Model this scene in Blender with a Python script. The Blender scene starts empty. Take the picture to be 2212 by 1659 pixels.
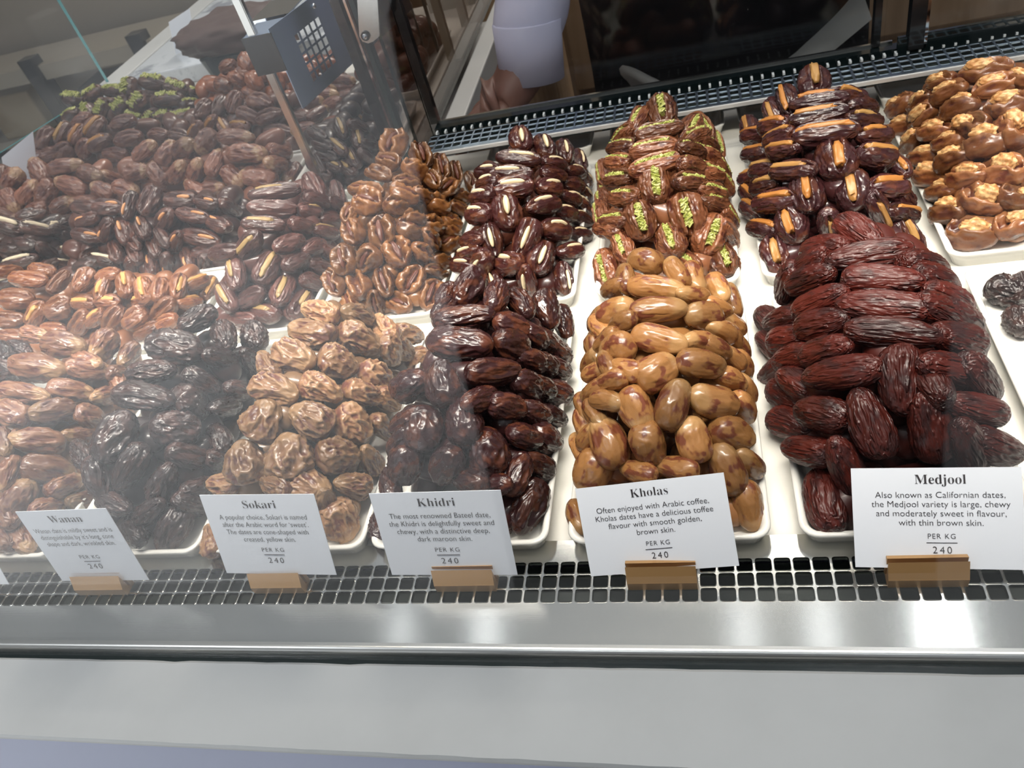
import bpy, bmesh, math, random
import numpy as np
from mathutils import Vector, Matrix, noise

S = bpy.context.scene
COL = S.collection
PI = math.pi

# ------------------------------------------------------------------ camera, world, lights, exposure
CAM = np.array([0.0811, -0.2609, 0.3772])
CR = np.array([0.96223648, 0.13337031, -0.23730427])
CU = np.array([0.0784069, 0.69901772, 0.71079292])
CF = np.array([-0.26067857, 0.70255717, -0.6621632])
FPX = 1685.18
cd = bpy.data.cameras.new('camera')
cam = bpy.data.objects.new('camera', cd)
COL.objects.link(cam)
cam.matrix_world = Matrix(((CR[0], CU[0], -CF[0], CAM[0]), (CR[1], CU[1], -CF[1], CAM[1]), (CR[2], CU[2], -CF[2], CAM[2]), (0, 0, 0, 1)))
cd.sensor_fit = 'HORIZONTAL'; cd.sensor_width = 36.0; cd.lens = FPX / 2212 * 36
cd.clip_start = 0.01; cd.clip_end = 60
cd.dof.use_dof = True; cd.dof.focus_distance = 0.46; cd.dof.aperture_fstop = 22
S.camera = cam

w = bpy.data.worlds.new('mall_daylight'); S.world = w; w.use_nodes = True
wn = w.node_tree.nodes; wl = w.node_tree.links
bg = wn['Background']; bg.inputs[1].default_value = 0.22
geo = wn.new('ShaderNodeTexCoord'); sep = wn.new('ShaderNodeSeparateXYZ'); ramp = wn.new('ShaderNodeValToRGB'); mp = wn.new('ShaderNodeMapRange')
wl.new(geo.outputs['Generated'], sep.inputs[0]); wl.new(sep.outputs['Z'], mp.inputs['Value'])
mp.inputs['From Min'].default_value = -1; mp.inputs['From Max'].default_value = 1
wl.new(mp.outputs[0], ramp.inputs[0]); wl.new(ramp.outputs[0], bg.inputs[0])
ramp.color_ramp.elements[0].color = (0.30, 0.32, 0.34, 1); ramp.color_ramp.elements[0].position = 0.45
ramp.color_ramp.elements[1].color = (1.7, 1.82, 1.95, 1); ramp.color_ramp.elements[1].position = 0.95


def area(name, loc, target, size, sizey, power, col, spread=180):
    l = bpy.data.lights.new(name, 'AREA'); l.shape = 'RECTANGLE'; l.size = size; l.size_y = sizey; l.energy = power; l.color = col; l.spread = math.radians(spread)
    o = bpy.data.objects.new(name, l); COL.objects.link(o); o.location = loc
    d = Vector(target) - Vector(loc)
    o.rotation_euler = d.to_track_quat('-Z', 'Y').to_euler()
    return o


WARM = (1.0, 0.93, 0.82)
area('case_strip_light', (0.0, 0.03, 0.50), (0.0, 0.20, 0.0), 1.9, 0.02, 4.6, WARM, 72)
area('case_rear_strip_light', (0.05, 0.46, 0.60), (0.05, 0.28, 0.0), 1.2, 0.02, 1.1, WARM, 48)
area('side_case_strip_light', (-0.62, 0.75, 0.62), (-0.62, 0.62, 0.0), 0.9, 0.03, 1.9, WARM)
for x, y, pw in ((0.66, 1.03, 3.2), (0.32, 1.03, 0.6), (0.086, 1.03, 0.5), (-0.78, 1.02, 0.65), (-1.10, 1.02, 0.45), (-0.35, -0.45, 11.5), (0.35, -0.35, 11)):
    l = bpy.data.lights.new('ceiling_spot', 'SPOT'); l.energy = pw; l.spot_size = 1.5; l.spot_blend = 0.7; l.shadow_soft_size = 0.04; l.color = (0.93, 0.97, 1.0)
    o = bpy.data.objects.new('ceiling_spot', l); COL.objects.link(o); o.location = (x, y, 2.0)
    o.rotation_euler = (Vector((x * 0.5, 0.05, 0)) - Vector((x, y, 2.0))).to_track_quat('-Z', 'Y').to_euler()
area('haze_fill_lamp', (-3.6, -2.6, 2.9), (-3.6, -2.9, -0.9), 3.5, 3.5, 310, (0.93, 0.96, 1.0), 100)  # added lamp: brightens the hall floor and wall that reflect as haze
area('staff_side_lamp', (0.1, 2.9, 2.3), (0, 1.2, -0.3), 1.2, 0.8, 45, (1, 0.95, 0.86))

vs = S.view_settings
vs.view_transform = 'Standard'; vs.look = 'None'; vs.gamma = 1.0; vs.use_curve_mapping = False; vs.exposure = -0.08
S.cycles.max_bounces = 8; S.cycles.transparent_max_bounces = 16; S.cycles.glossy_bounces = 4; S.cycles.diffuse_bounces = 3


# ------------------------------------------------------------------ photograph rays
def ray(px, py):
    D = CF + CR * (px - 1106.0) / FPX - CU * (py - 829.5) / FPX
    return D


def U(px, py, z=None, y=None, x=None):
    D = ray(px, py)
    t = (z - CAM[2]) / D[2] if z is not None else (y - CAM[1]) / D[1] if y is not None else (x - CAM[0]) / D[0]
    return CAM + D * t


# ------------------------------------------------------------------ materials
def newmat(name):
    m = bpy.data.materials.new(name); m.use_nodes = True
    return m, m.node_tree.nodes, m.node_tree.links, m.node_tree.nodes['Principled BSDF']


def plain(name, col, rough=0.5, metal=0.0, coat=0.0, spec=0.5):
    m, n, l, p = newmat(name)
    p.inputs['Base Color'].default_value = (*col, 1); p.inputs['Roughness'].default_value = rough
    p.inputs['Metallic'].default_value = metal; p.inputs['Coat Weight'].default_value = coat
    p.inputs['Specular IOR Level'].default_value = spec
    return m


def nz(n, l, scale, detail=3.0, rough=0.5, coord='Object', vec=None):
    t = n.new('ShaderNodeTexNoise'); t.inputs['Scale'].default_value = scale; t.inputs['Detail'].default_value = detail
    t.inputs['Roughness'].default_value = rough
    if vec is None:
        c = n.new('ShaderNodeTexCoord'); vec = c.outputs[coord]
    l.new(vec, t.inputs['Vector'])
    return t


def mixcol(n, l, fac, a, b):
    mx = n.new('ShaderNodeMix'); mx.data_type = 'RGBA'
    for s, v in ((6, a), (7, b)):
        if isinstance(v, tuple): mx.inputs[s].default_value = (*v, 1)
        else: l.new(v, mx.inputs[s])
    if isinstance(fac, float): mx.inputs[0].default_value = fac
    else: l.new(fac, mx.inputs[0])
    return mx.outputs[2]


def ramp2(n, l, src, p0, p1, inter='EASE'):
    r = n.new('ShaderNodeValToRGB'); r.color_ramp.elements[0].position = p0; r.color_ramp.elements[1].position = p1
    r.color_ramp.interpolation = inter
    l.new(src, r.inputs[0])
    return r.outputs[0]


def date_mat(name, main, second, tip=None, rough=0.3, patch=(0.48, 0.62), wr=(1.4, 1.9, 0.6), coat=0.35, tipfrom=0.45, vary=0.35, crease=None):
    """Skin of a date: patchy colour, optional pale shoulder, fine lengthwise wrinkles."""
    m, n, l, p = newmat(name)
    tc = n.new('ShaderNodeTexCoord'); oi = n.new('ShaderNodeObjectInfo')
    off = n.new('ShaderNodeVectorMath'); off.operation = 'SCALE'; off.inputs['Scale'].default_value = 17.0
    cmb = n.new('ShaderNodeCombineXYZ'); l.new(oi.outputs['Random'], cmb.inputs[0]); l.new(oi.outputs['Random'], cmb.inputs[1]); l.new(cmb.outputs[0], off.inputs[0])
    add = n.new('ShaderNodeVectorMath'); l.new(tc.outputs['Object'], add.inputs[0]); l.new(off.outputs[0], add.inputs[1])
    pn = nz(n, l, 1.3, 2.5, 0.55, vec=add.outputs[0])
    f = ramp2(n, l, pn.outputs['Fac'], patch[0], patch[1])
    c = mixcol(n, l, f, main, second)
    if tip:
        sx = n.new('ShaderNodeSeparateXYZ'); l.new(tc.outputs['Object'], sx.inputs[0])
        ad = n.new('ShaderNodeMath'); ad.operation = 'MULTIPLY_ADD'; l.new(pn.outputs['Fac'], ad.inputs[0]); ad.inputs[1].default_value = 0.7; l.new(sx.outputs[0], ad.inputs[2])
        f2 = ramp2(n, l, ad.outputs[0], tipfrom + 0.3, min(1.0, tipfrom + 0.55))
        c = mixcol(n, l, f2, c, tip)
    if crease:
        gm = n.new('ShaderNodeNewGeometry')
        c = mixcol(n, l, ramp2(n, l, gm.outputs['Pointiness'], 0.505, 0.56), c, crease)
    hv = n.new('ShaderNodeHueSaturation')
    mr = n.new('ShaderNodeMapRange'); mr.inputs['To Min'].default_value = 1 - vary; mr.inputs['To Max'].default_value = 1 + vary
    l.new(oi.outputs['Random'], mr.inputs[0]); l.new(mr.outputs[0], hv.inputs['Value']); l.new(c, hv.inputs['Color'])
    l.new(hv.outputs[0], p.inputs['Base Color'])
    p.inputs['Roughness'].default_value = rough; p.inputs['Coat Weight'].default_value = coat; p.inputs['Coat Roughness'].default_value = 0.1
    sc = n.new('ShaderNodeMapping'); sc.inputs['Scale'].default_value = (1.0, wr[1], wr[1]); l.new(add.outputs[0], sc.inputs[0])
    wn_ = nz(n, l, wr[0], 3, 0.5, vec=sc.outputs[0]); wn_.noise_type = 'RIDGED_MULTIFRACTAL'; wn_.normalize = True; wn_.inputs['Distortion'].default_value = 0.5
    rr = nz(n, l, 2.2, 2, vec=add.outputs[0]); rm = n.new('ShaderNodeMapRange'); l.new(rr.outputs['Fac'], rm.inputs[0]); rm.inputs['To Min'].default_value = rough * 0.6; rm.inputs['To Max'].default_value = rough * 1.5
    l.new(rm.outputs[0], p.inputs['Roughness'])
    b = n.new('ShaderNodeBump'); b.inputs['Strength'].default_value = wr[2]; b.inputs['Distance'].default_value = 0.0035
    l.new(wn_.outputs['Fac'], b.inputs['Height']); l.new(b.outputs[0], p.inputs['Normal'])
    return m


KIND = {}   # kind -> dict(mat, nom length, shape)


def kind(name, mat, shape, L, obj, fill=None):
    KIND[name] = dict(mat=mat, shape=shape, L=L, obj=obj, fill=fill)


kind('khidri', date_mat('maroon_skin', (0.032, 0.010, 0.010), (0.085, 0.026, 0.014), rough=0.26, wr=(1.25, 1.5, 0.55)), 'plump', 0.040, 'maroon_date')
kind('kholas', date_mat('golden_skin', (0.29, 0.135, 0.045), (0.15, 0.045, 0.022), tip=(0.36, 0.2, 0.08), rough=0.27, patch=(0.52, 0.6), wr=(0.9, 1.4, 0.18)), 'smooth', 0.036, 'golden_date')
kind('medjool', date_mat('red_brown_skin', (0.070, 0.0105, 0.0065), (0.034, 0.008, 0.0070), rough=0.36, coat=0.08, wr=(1.5, 3.2, 0.85)), 'long', 0.052, 'large_red_date')
kind('sokari', date_mat('tan_skin', (0.26, 0.135, 0.066), (0.13, 0.046, 0.032), crease=(0.34, 0.20, 0.105), tip=(0.34, 0.20, 0.10), rough=0.32, patch=(0.45, 0.62), wr=(1.2, 1.4, 0.6)), 'cone', 0.040, 'creased_tan_date')
kind('wanan', date_mat('blackish_skin', (0.026, 0.014, 0.013), (0.055, 0.025, 0.020), rough=0.30, wr=(1.5, 1.8, 0.8)), 'crease', 0.042, 'dark_wrinkled_date')
kind('light', date_mat('light_brown_skin', (0.165, 0.066, 0.036), (0.10, 0.029, 0.022), crease=(0.25, 0.125, 0.07), tip=(0.36, 0.22, 0.11), rough=0.33, wr=(1.5, 1.8, 0.7), tipfrom=0.5), 'crease', 0.040, 'light_brown_date')
kind('pistachio', date_mat('brown_skin', (0.15, 0.050, 0.020), (0.065, 0.016, 0.009), crease=(0.19, 0.075, 0.034), vary=0.45, rough=0.27, wr=(1.7, 2.2, 0.75)), 'slit', 0.045, 'pistachio_date', 'pistachio_filling')
kind('almond', date_mat('dark_plum_skin', (0.045, 0.012, 0.011), (0.09, 0.028, 0.014), rough=0.25, wr=(1.4, 1.9, 0.6)), 'slit', 0.040, 'almond_date', 'almond')
kind('apricot', date_mat('dark_purple_skin', (0.040, 0.012, 0.013), (0.075, 0.022, 0.013), rough=0.25, wr=(1.4, 1.9, 0.65)), 'slit', 0.046, 'peel_date', 'peel_strip')
kind('chestnut', date_mat('caramel_skin', (0.165, 0.056, 0.019), (0.09, 0.024, 0.013), crease=(0.22, 0.09, 0.034), rough=0.27, wr=(1.1, 1.4, 0.35)), 'torn', 0.042, 'nut_date', 'nut')
kind('pecan', date_mat('amber_skin', (0.135, 0.050, 0.014), (0.075, 0.022, 0.010), crease=(0.20, 0.085, 0.028), rough=0.26, wr=(1.1, 1.4, 0.35)), 'torn', 0.036, 'pecan_date', 'pecan')
kind('orange', date_mat('orange_brown_skin', (0.19, 0.066, 0.028), (0.12, 0.036, 0.020), crease=(0.24, 0.10, 0.045), rough=0.3, wr=(1.5, 1.9, 0.65)), 'slit', 0.042, 'orange_peel_date', 'orange_peel')
kind('lemon', date_mat('dusky_brown_skin', (0.075, 0.030, 0.024), (0.12, 0.05, 0.04), rough=0.3, wr=(1.5, 1.9, 0.65)), 'slit', 0.046, 'lemon_peel_date', 'lemon_peel')
kind('roast', date_mat('dark_brown_skin', (0.055, 0.022, 0.016), (0.11, 0.045, 0.032), rough=0.3, wr=(1.5, 1.9, 0.65)), 'slit', 0.044, 'roasted_almond_date', 'roasted_almond')
kind('coconut', date_mat('blackish_brown_skin', (0.045, 0.022, 0.016), (0.09, 0.04, 0.03), rough=0.33, wr=(1.5, 1.9, 0.65)), 'slit', 0.046, 'coconut_date', 'coconut_filling')
kind('longb', date_mat('rosy_brown_skin', (0.18, 0.066, 0.038), (0.11, 0.034, 0.025), tip=(0.38, 0.24, 0.14), crease=(0.24, 0.10, 0.062), rough=0.34, wr=(1.5, 1.9, 0.65), tipfrom=0.52), 'crease', 0.048, 'rosy_brown_date')
kind('strip', date_mat('chestnut_skin', (0.11, 0.038, 0.024), (0.17, 0.07, 0.04), rough=0.3, wr=(1.5, 1.9, 0.65)), 'slit', 0.044, 'peel_topped_date', 'peel_strip')
kind('darkpist', date_mat('espresso_skin', (0.055, 0.022, 0.014), (0.12, 0.05, 0.028), rough=0.33, wr=(1.5, 1.9, 0.65)), 'slit', 0.044, 'green_topped_date', 'pistachio_filling')
kind('red', date_mat('rust_skin', (0.26, 0.075, 0.022), (0.14, 0.035, 0.016), rough=0.3, wr=(1.5, 1.9, 0.65)), 'plump', 0.038, 'rust_red_date')
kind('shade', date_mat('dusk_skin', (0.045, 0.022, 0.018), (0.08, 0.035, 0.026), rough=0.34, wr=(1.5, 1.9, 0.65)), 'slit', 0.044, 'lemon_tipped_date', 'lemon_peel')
kind('rear', date_mat('russet_skin', (0.14, 0.05, 0.03), (0.09, 0.03, 0.02), tip=(0.34, 0.2, 0.1), rough=0.33, wr=(1.5, 1.9, 0.65), tipfrom=0.6), 'long', 0.050, 'russet_date')

STEEL = plain('brushed_steel', (0.62, 0.62, 0.59), 0.15, 1.0)
_n, _l, _p = STEEL.node_tree.nodes, STEEL.node_tree.links, STEEL.node_tree.nodes['Principled BSDF']
_tc = _n.new('ShaderNodeTexCoord'); _mp = _n.new('ShaderNodeMapping'); _mp.inputs['Scale'].default_value = (3, 400, 400); _l.new(_tc.outputs['Object'], _mp.inputs[0])
_t = nz(_n, _l, 6, 3, vec=_mp.outputs[0]); _b = _n.new('ShaderNodeBump'); _b.inputs['Strength'].default_value = 0.02; _b.inputs['Distance'].default_value = 0.001
_l.new(_t.outputs['Fac'], _b.inputs['Height']); _l.new(_b.outputs[0], _p.inputs['Normal'])
_p.inputs['Anisotropic'].default_value = 0.7; _p.inputs['Anisotropic Rotation'].default_value = 0.25
_tg = _n.new('ShaderNodeCombineXYZ'); _tg.inputs[0].default_value = 1.0; _l.new(_tg.outputs[0], _p.inputs['Tangent'])
DARKREFLECT = plain('dark_reflection_steel', (0.018, 0.016, 0.014), 0.22, 0.0)  # mirror-like front face, its dark reflection put into the colour
PLATE = plain('blue_lit_plate', (0.44, 0.56, 0.76), 0.38, 1.0)  # plain steel, blue daylight reflection and haze put into the base colour
CHROME = plain('polished_steel', (0.62, 0.64, 0.66), 0.08, 1.0)
DARKSTEEL = plain('black_frame', (0.012, 0.013, 0.014), 0.18, 0.0, 0.3)
TRACK = plain('black_track', (0.006, 0.011, 0.012), 0.12, 0.0, 0.5)
BRASS = plain('brushed_brass', (0.50, 0.29, 0.12), 0.38, 0.45)
GASKET = plain('dark_green_gasket', (0.012, 0.022, 0.020), 0.25)
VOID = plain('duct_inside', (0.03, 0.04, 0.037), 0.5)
CERAMIC = plain('white_ceramic', (0.86, 0.85, 0.80), 0.12, 0, 0.3)
SHELF = plain('white_solid_surface', (0.80, 0.78, 0.71), 0.25)
_n, _l, _p = SHELF.node_tree.nodes, SHELF.node_tree.links, SHELF.node_tree.nodes['Principled BSDF']
_t = nz(_n, _l, 9, 6, 0.65); _l.new(mixcol(_n, _l, ramp2(_n, _l, _t.outputs['Fac'], 0.45, 0.75), (0.80, 0.785, 0.725), (0.70, 0.685, 0.63)), _p.inputs['Base Color'])
COUNTER = plain('white_counter_stone', (0.74, 0.745, 0.73), 0.3)
_n, _l, _p = COUNTER.node_tree.nodes, COUNTER.node_tree.links, COUNTER.node_tree.nodes['Principled BSDF']
_t = nz(_n, _l, 7, 5, 0.6); _l.new(mixcol(_n, _l, ramp2(_n, _l, _t.outputs['Fac'], 0.4, 0.8), (0.70, 0.705, 0.69), (0.62, 0.625, 0.61)), _p.inputs['Base Color'])
FRONTPANEL = plain('lavender_grey_panel', (0.60, 0.64, 0.84), 0.4)
CARD = plain('white_card', (0.84, 0.88, 0.95), 0.45)
INK = plain('dark_ink', (0.035, 0.03, 0.035), 0.6)
ALMOND = plain('blanched_almond', (0.80, 0.66, 0.42), 0.4)
ROAST = plain('roasted_almond_skin', (0.62, 0.30, 0.13), 0.45)
PIST = plain('pistachio_green', (0.42, 0.47, 0.07), 0.5)
_n, _l, _p = PIST.node_tree.nodes, PIST.node_tree.links, PIST.node_tree.nodes['Principled BSDF']
_t = nz(_n, _l, 4.5, 3); _l.new(mixcol(_n, _l, ramp2(_n, _l, _t.outputs['Fac'], 0.42, 0.62), (0.27, 0.30, 0.05), (0.54, 0.53, 0.20)), _p.inputs['Base Color'])
PEEL = plain('candied_peel', (0.56, 0.24, 0.045), 0.35)
_n, _l, _p = PEEL.node_tree.nodes, PEEL.node_tree.links, PEEL.node_tree.nodes['Principled BSDF']
_oi = _n.new('ShaderNodeObjectInfo'); _l.new(mixcol(_n, _l, _oi.outputs['Random'], (0.42, 0.165, 0.036), (0.36, 0.205, 0.065)), _p.inputs['Base Color'])
ORPEEL = plain('orange_peel', (0.58, 0.31, 0.10), 0.4)
LEPEEL = plain('pale_peel', (0.36, 0.24, 0.10), 0.4)
COCO = plain('coconut_flakes', (0.72, 0.62, 0.45), 0.6)
PECAN = plain('pecan_brown', (0.11, 0.033, 0.018), 0.35)
NUT = plain('caramelised_nut', (0.58, 0.31, 0.11), 0.4)
_n, _l, _p = NUT.node_tree.nodes, NUT.node_tree.links, NUT.node_tree.nodes['Principled BSDF']
_t = nz(_n, _l, 3.2, 4, 0.6); _l.new(mixcol(_n, _l, ramp2(_n, _l, _t.outputs['Fac'], 0.4, 0.62), (0.42, 0.19, 0.06), (0.74, 0.48, 0.22)), _p.inputs['Base Color'])
WOOD = plain('pale_wood', (0.40, 0.27, 0.15), 0.5)
_n, _l, _p = WOOD.node_tree.nodes, WOOD.node_tree.links, WOOD.node_tree.nodes['Principled BSDF']
_tc = _n.new('ShaderNodeTexCoord'); _mp = _n.new('ShaderNodeMapping'); _mp.inputs['Scale'].default_value = (14, 14, 1.2); _l.new(_tc.outputs['Object'], _mp.inputs[0])
_t = nz(_n, _l, 2.4, 5, vec=_mp.outputs[0]); _l.new(mixcol(_n, _l, ramp2(_n, _l, _t.outputs['Fac'], 0.35, 0.7), (0.42, 0.28, 0.16), (0.30, 0.19, 0.10)), _p.inputs['Base Color'])
MARBLE = plain('grey_marble', (0.62, 0.66, 0.70), 0.2)
_n, _l, _p = MARBLE.node_tree.nodes, MARBLE.node_tree.links, MARBLE.node_tree.nodes['Principled BSDF']
_t = nz(_n, _l, 14, 8, 0.7); _l.new(mixcol(_n, _l, ramp2(_n, _l, _t.outputs['Fac'], 0.5, 0.62), (0.66, 0.70, 0.74), (0.34, 0.37, 0.42)), _p.inputs['Base Color'])
LOAF = plain('dark_loaf_crust', (0.085, 0.05, 0.042), 0.6)
SHIRT = plain('lavender_shirt_cotton', (0.62, 0.62, 0.78), 0.7)
SKIN = plain('warm_brown_skin', (0.21, 0.105, 0.08), 0.5)
BLACKCLOTH = plain('black_cloth', (0.008, 0.008, 0.009), 0.85, spec=0.2)
GREYCLOTH = plain('grey_cloth', (0.30, 0.30, 0.28), 0.85, spec=0.2)
HAIR = plain('black_hair', (0.01, 0.008, 0.007), 0.5)
TEAL = plain('teal_glass_edge', (0.05, 0.36, 0.38), 0.15, 0, 0.3)


def glass_mat(name, refl=1.0, tint=(1, 1, 1)):
    m = bpy.data.materials.new(name); m.use_nodes = True
    n, l = m.node_tree.nodes, m.node_tree.links; n.clear()
    out = n.new('ShaderNodeOutputMaterial'); mx = n.new('ShaderNodeMixShader'); tr = n.new('ShaderNodeBsdfTransparent'); gl = n.new('ShaderNodeBsdfGlossy'); fr = n.new('ShaderNodeFresnel')
    tr.inputs[0].default_value = (*tint, 1); gl.inputs['Roughness'].default_value = 0.02; ge = n.new('ShaderNodeNewGeometry'); mi = n.new('ShaderNodeMapRange'); mi.inputs['To Min'].default_value = 1.5; mi.inputs['To Max'].default_value = 1 / 1.5
    l.new(ge.outputs['Backfacing'], mi.inputs[0]); l.new(mi.outputs[0], fr.inputs[0])
    mul = n.new('ShaderNodeMath'); mul.operation = 'MULTIPLY'; mul.inputs[1].default_value = refl; mul.use_clamp = True
    l.new(fr.outputs[0], mul.inputs[0]); l.new(mul.outputs[0], mx.inputs[0]); l.new(tr.outputs[0], mx.inputs[1]); l.new(gl.outputs[0], mx.inputs[2]); l.new(mx.outputs[0], out.inputs[0])
    return m


GLASS = glass_mat('clear_glass')
DOORGLASS = glass_mat('thin_door_glass', 0.35)
SMOKED = glass_mat('smoked_glass', 1.0, (0.78, 0.74, 0.72))


# ------------------------------------------------------------------ mesh helpers
def obj(name, me, mat=None, parent=None, loc=None):
    if isinstance(me, bmesh.types.BMesh):
        b = me; me = bpy.data.meshes.new(name); b.to_mesh(me); b.free()
    if mat is not None and not len(me.materials): me.materials.append(mat)
    o = bpy.data.objects.new(name, me); COL.objects.link(o)
    if parent is not None: o.parent = parent
    if loc is not None: o.location = loc
    return o


def empty(name, loc=(0, 0, 0)):
    o = bpy.data.objects.new(name, None); COL.objects.link(o); o.location = loc; o.empty_display_size = 0.02
    return o


def tag(o, label, cat, group=None, kind=None):
    if label: o['label'] = label
    if cat: o['category'] = cat
    if group: o['group'] = group
    if kind: o['kind'] = kind
    return o


def box(b, x0, x1, y0, y1, z0, z1, M=None):
    vs_ = [(x, y, z) for x in (x0, x1) for y in (y0, y1) for z in (z0, z1)]
    v = [b.verts.new(M @ Vector(p) if M is not None else p) for p in vs_]
    for f in ((0, 1, 3, 2), (4, 6, 7, 5), (0, 4, 5, 1), (2, 3, 7, 6), (0, 2, 6, 4), (1, 5, 7, 3)):
        b.faces.new([v[i] for i in f])
    return v


def boxobj(name, x0, x1, y0, y1, z0, z1, mat, parent=None, bev=0.0, seg=2):
    cx, cy, cz = (x0 + x1) / 2, (y0 + y1) / 2, (z0 + z1) / 2
    b = bmesh.new(); box(b, x0 - cx, x1 - cx, y0 - cy, y1 - cy, z0 - cz, z1 - cz)
    bmesh.ops.recalc_face_normals(b, faces=b.faces[:])
    if bev: bmesh.ops.bevel(b, geom=b.edges[:], offset=bev, segments=seg, affect='EDGES', profile=0.5)
    return obj(name, b, mat, parent, (cx, cy, cz))


def smooth(o, on=True):
    o.data.polygons.foreach_set('use_smooth', [on] * len(o.data.polygons))
    return o


def rrect(wx, wy, r, n=5):
    pts = []
    for cx, cy, a0 in ((wx - r, wy - r, 0), (-wx + r, wy - r, 90), (-wx + r, -wy + r, 180), (wx - r, -wy + r, 270)):
        for i in range(n + 1):
            a = math.radians(a0 + 90 * i / n)
            pts.append((cx + r * math.cos(a), cy + r * math.sin(a)))
    return pts


def loft(b, loops, close_first=True, close_last=True):
    rings = [[b.verts.new(p) for p in lp] for lp in loops]
    k = len(rings[0])
    for a, c in zip(rings, rings[1:]):
        for i in range(k):
            b.faces.new((a[i], a[(i + 1) % k], c[(i + 1) % k], c[i]))
    if close_first: b.faces.new(rings[0][::-1])
    if close_last: b.faces.new(rings[-1])
    bmesh.ops.recalc_face_normals(b, faces=b.faces[:])


# ------------------------------------------------------------------ the hall and the case
SH = -0.014      # shelf top
ST = -0.012      # steel top


def structure(o): o['kind'] = 'structure'; return o


FLOORM = plain('polished_floor', (0.50, 0.50, 0.48), 0.35)
_n, _l, _p = FLOORM.node_tree.nodes, FLOORM.node_tree.links, FLOORM.node_tree.nodes['Principled BSDF']
_t = nz(_n, _l, 1.6, 5, 0.6); _l.new(mixcol(_n, _l, ramp2(_n, _l, _t.outputs['Fac'], 0.4, 0.65), (0.56, 0.56, 0.55), (0.44, 0.44, 0.43)), _p.inputs['Base Color'])
structure(boxobj('floor', -7, 5, -6, 6, -0.95, -0.90, FLOORM))
WALLM = plain('grey_plaster', (0.11, 0.11, 0.105), 0.8)
structure(boxobj('wall_back', -7, -1.2, -5.7, -5.6, -0.9, 3.0, plain('white_plaster', (0.80, 0.81, 0.82), 0.7)))
structure(boxobj('wall_left', -4.6, -4.5, -3, 6, -0.9, 2.6, WALLM))
structure(boxobj('wall_rear', -4.5, 4, 3.6, 3.7, -0.9, 2.6, plain('beige_plaster', (0.42, 0.36, 0.28), 0.8)))

case = tag(empty('display_case', (0, 0.2, -0.9)), 'long white display case with steel grilles holding trays of dates', 'display case')
case_inv = Matrix.Translation((0, -0.2, 0.9))


def cpart(o):
    o.parent = case; o.matrix_parent_inverse = case_inv
    return o


CX0, CX1 = -0.92, 0.62
cpart(boxobj('shelf_panel', CX0, CX1, 0.010, 0.468, -0.034, SH, SHELF, bev=0.0012))
cpart(boxobj('shelf_panel', -0.262, CX1, 0.4695, 0.545, -0.034, SH - 0.0003, SHELF, bev=0.001))
cpart(boxobj('shelf_panel', CX0, -0.262, 0.4695, 1.12, -0.034, SH - 0.0003, SHELF, bev=0.001))
cpart(boxobj('counter_body', CX0, CX1, -0.0560, 0.546, -0.9, -0.07, FRONTPANEL))
cpart(boxobj('counter_body', CX0, -0.262, 0.547, 1.12, -0.9, -0.06, COUNTER))
# white stone ledge in front of the glass
b = bmesh.new()
nseg = 150
rng = random.Random(4)
prof = []
for i in range(nseg + 1):
    x = -0.95 + 1.62 * i / nseg
    d1 = 0.0007 * noise.noise((x * 60, 0, 0)) + (0.0004 if noise.noise((x * 25, 7, 0)) > 0.33 else 0)
    d2 = 0.0005 * noise.noise((x * 50, 3, 0))
    prof.append([b.verts.new((x, -0.0690 - max(0, d1), -0.0150)), b.verts.new((x, -0.0712 - max(0, d1), -0.0128)), b.verts.new((x, -0.1185 + d2, -0.0128)), b.verts.new((x, -0.1195, -0.0150)), b.verts.new((x, -0.1195, -0.0170)), b.verts.new((x, -0.0690, -0.0170))])
for p0, p1 in zip(prof, prof[1:]):
    for k in range(6): b.faces.new((p0[k], p1[k], p1[(k + 1) % 6], p0[(k + 1) % 6]))
bmesh.ops.recalc_face_normals(b, faces=b.faces[:])
cpart(obj('stone_ledge', b, COUNTER))
cpart(boxobj('front_panel', -0.95, 0.67, -0.1190, -0.0695, -0.9, -0.0171, FRONTPANEL))


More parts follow.
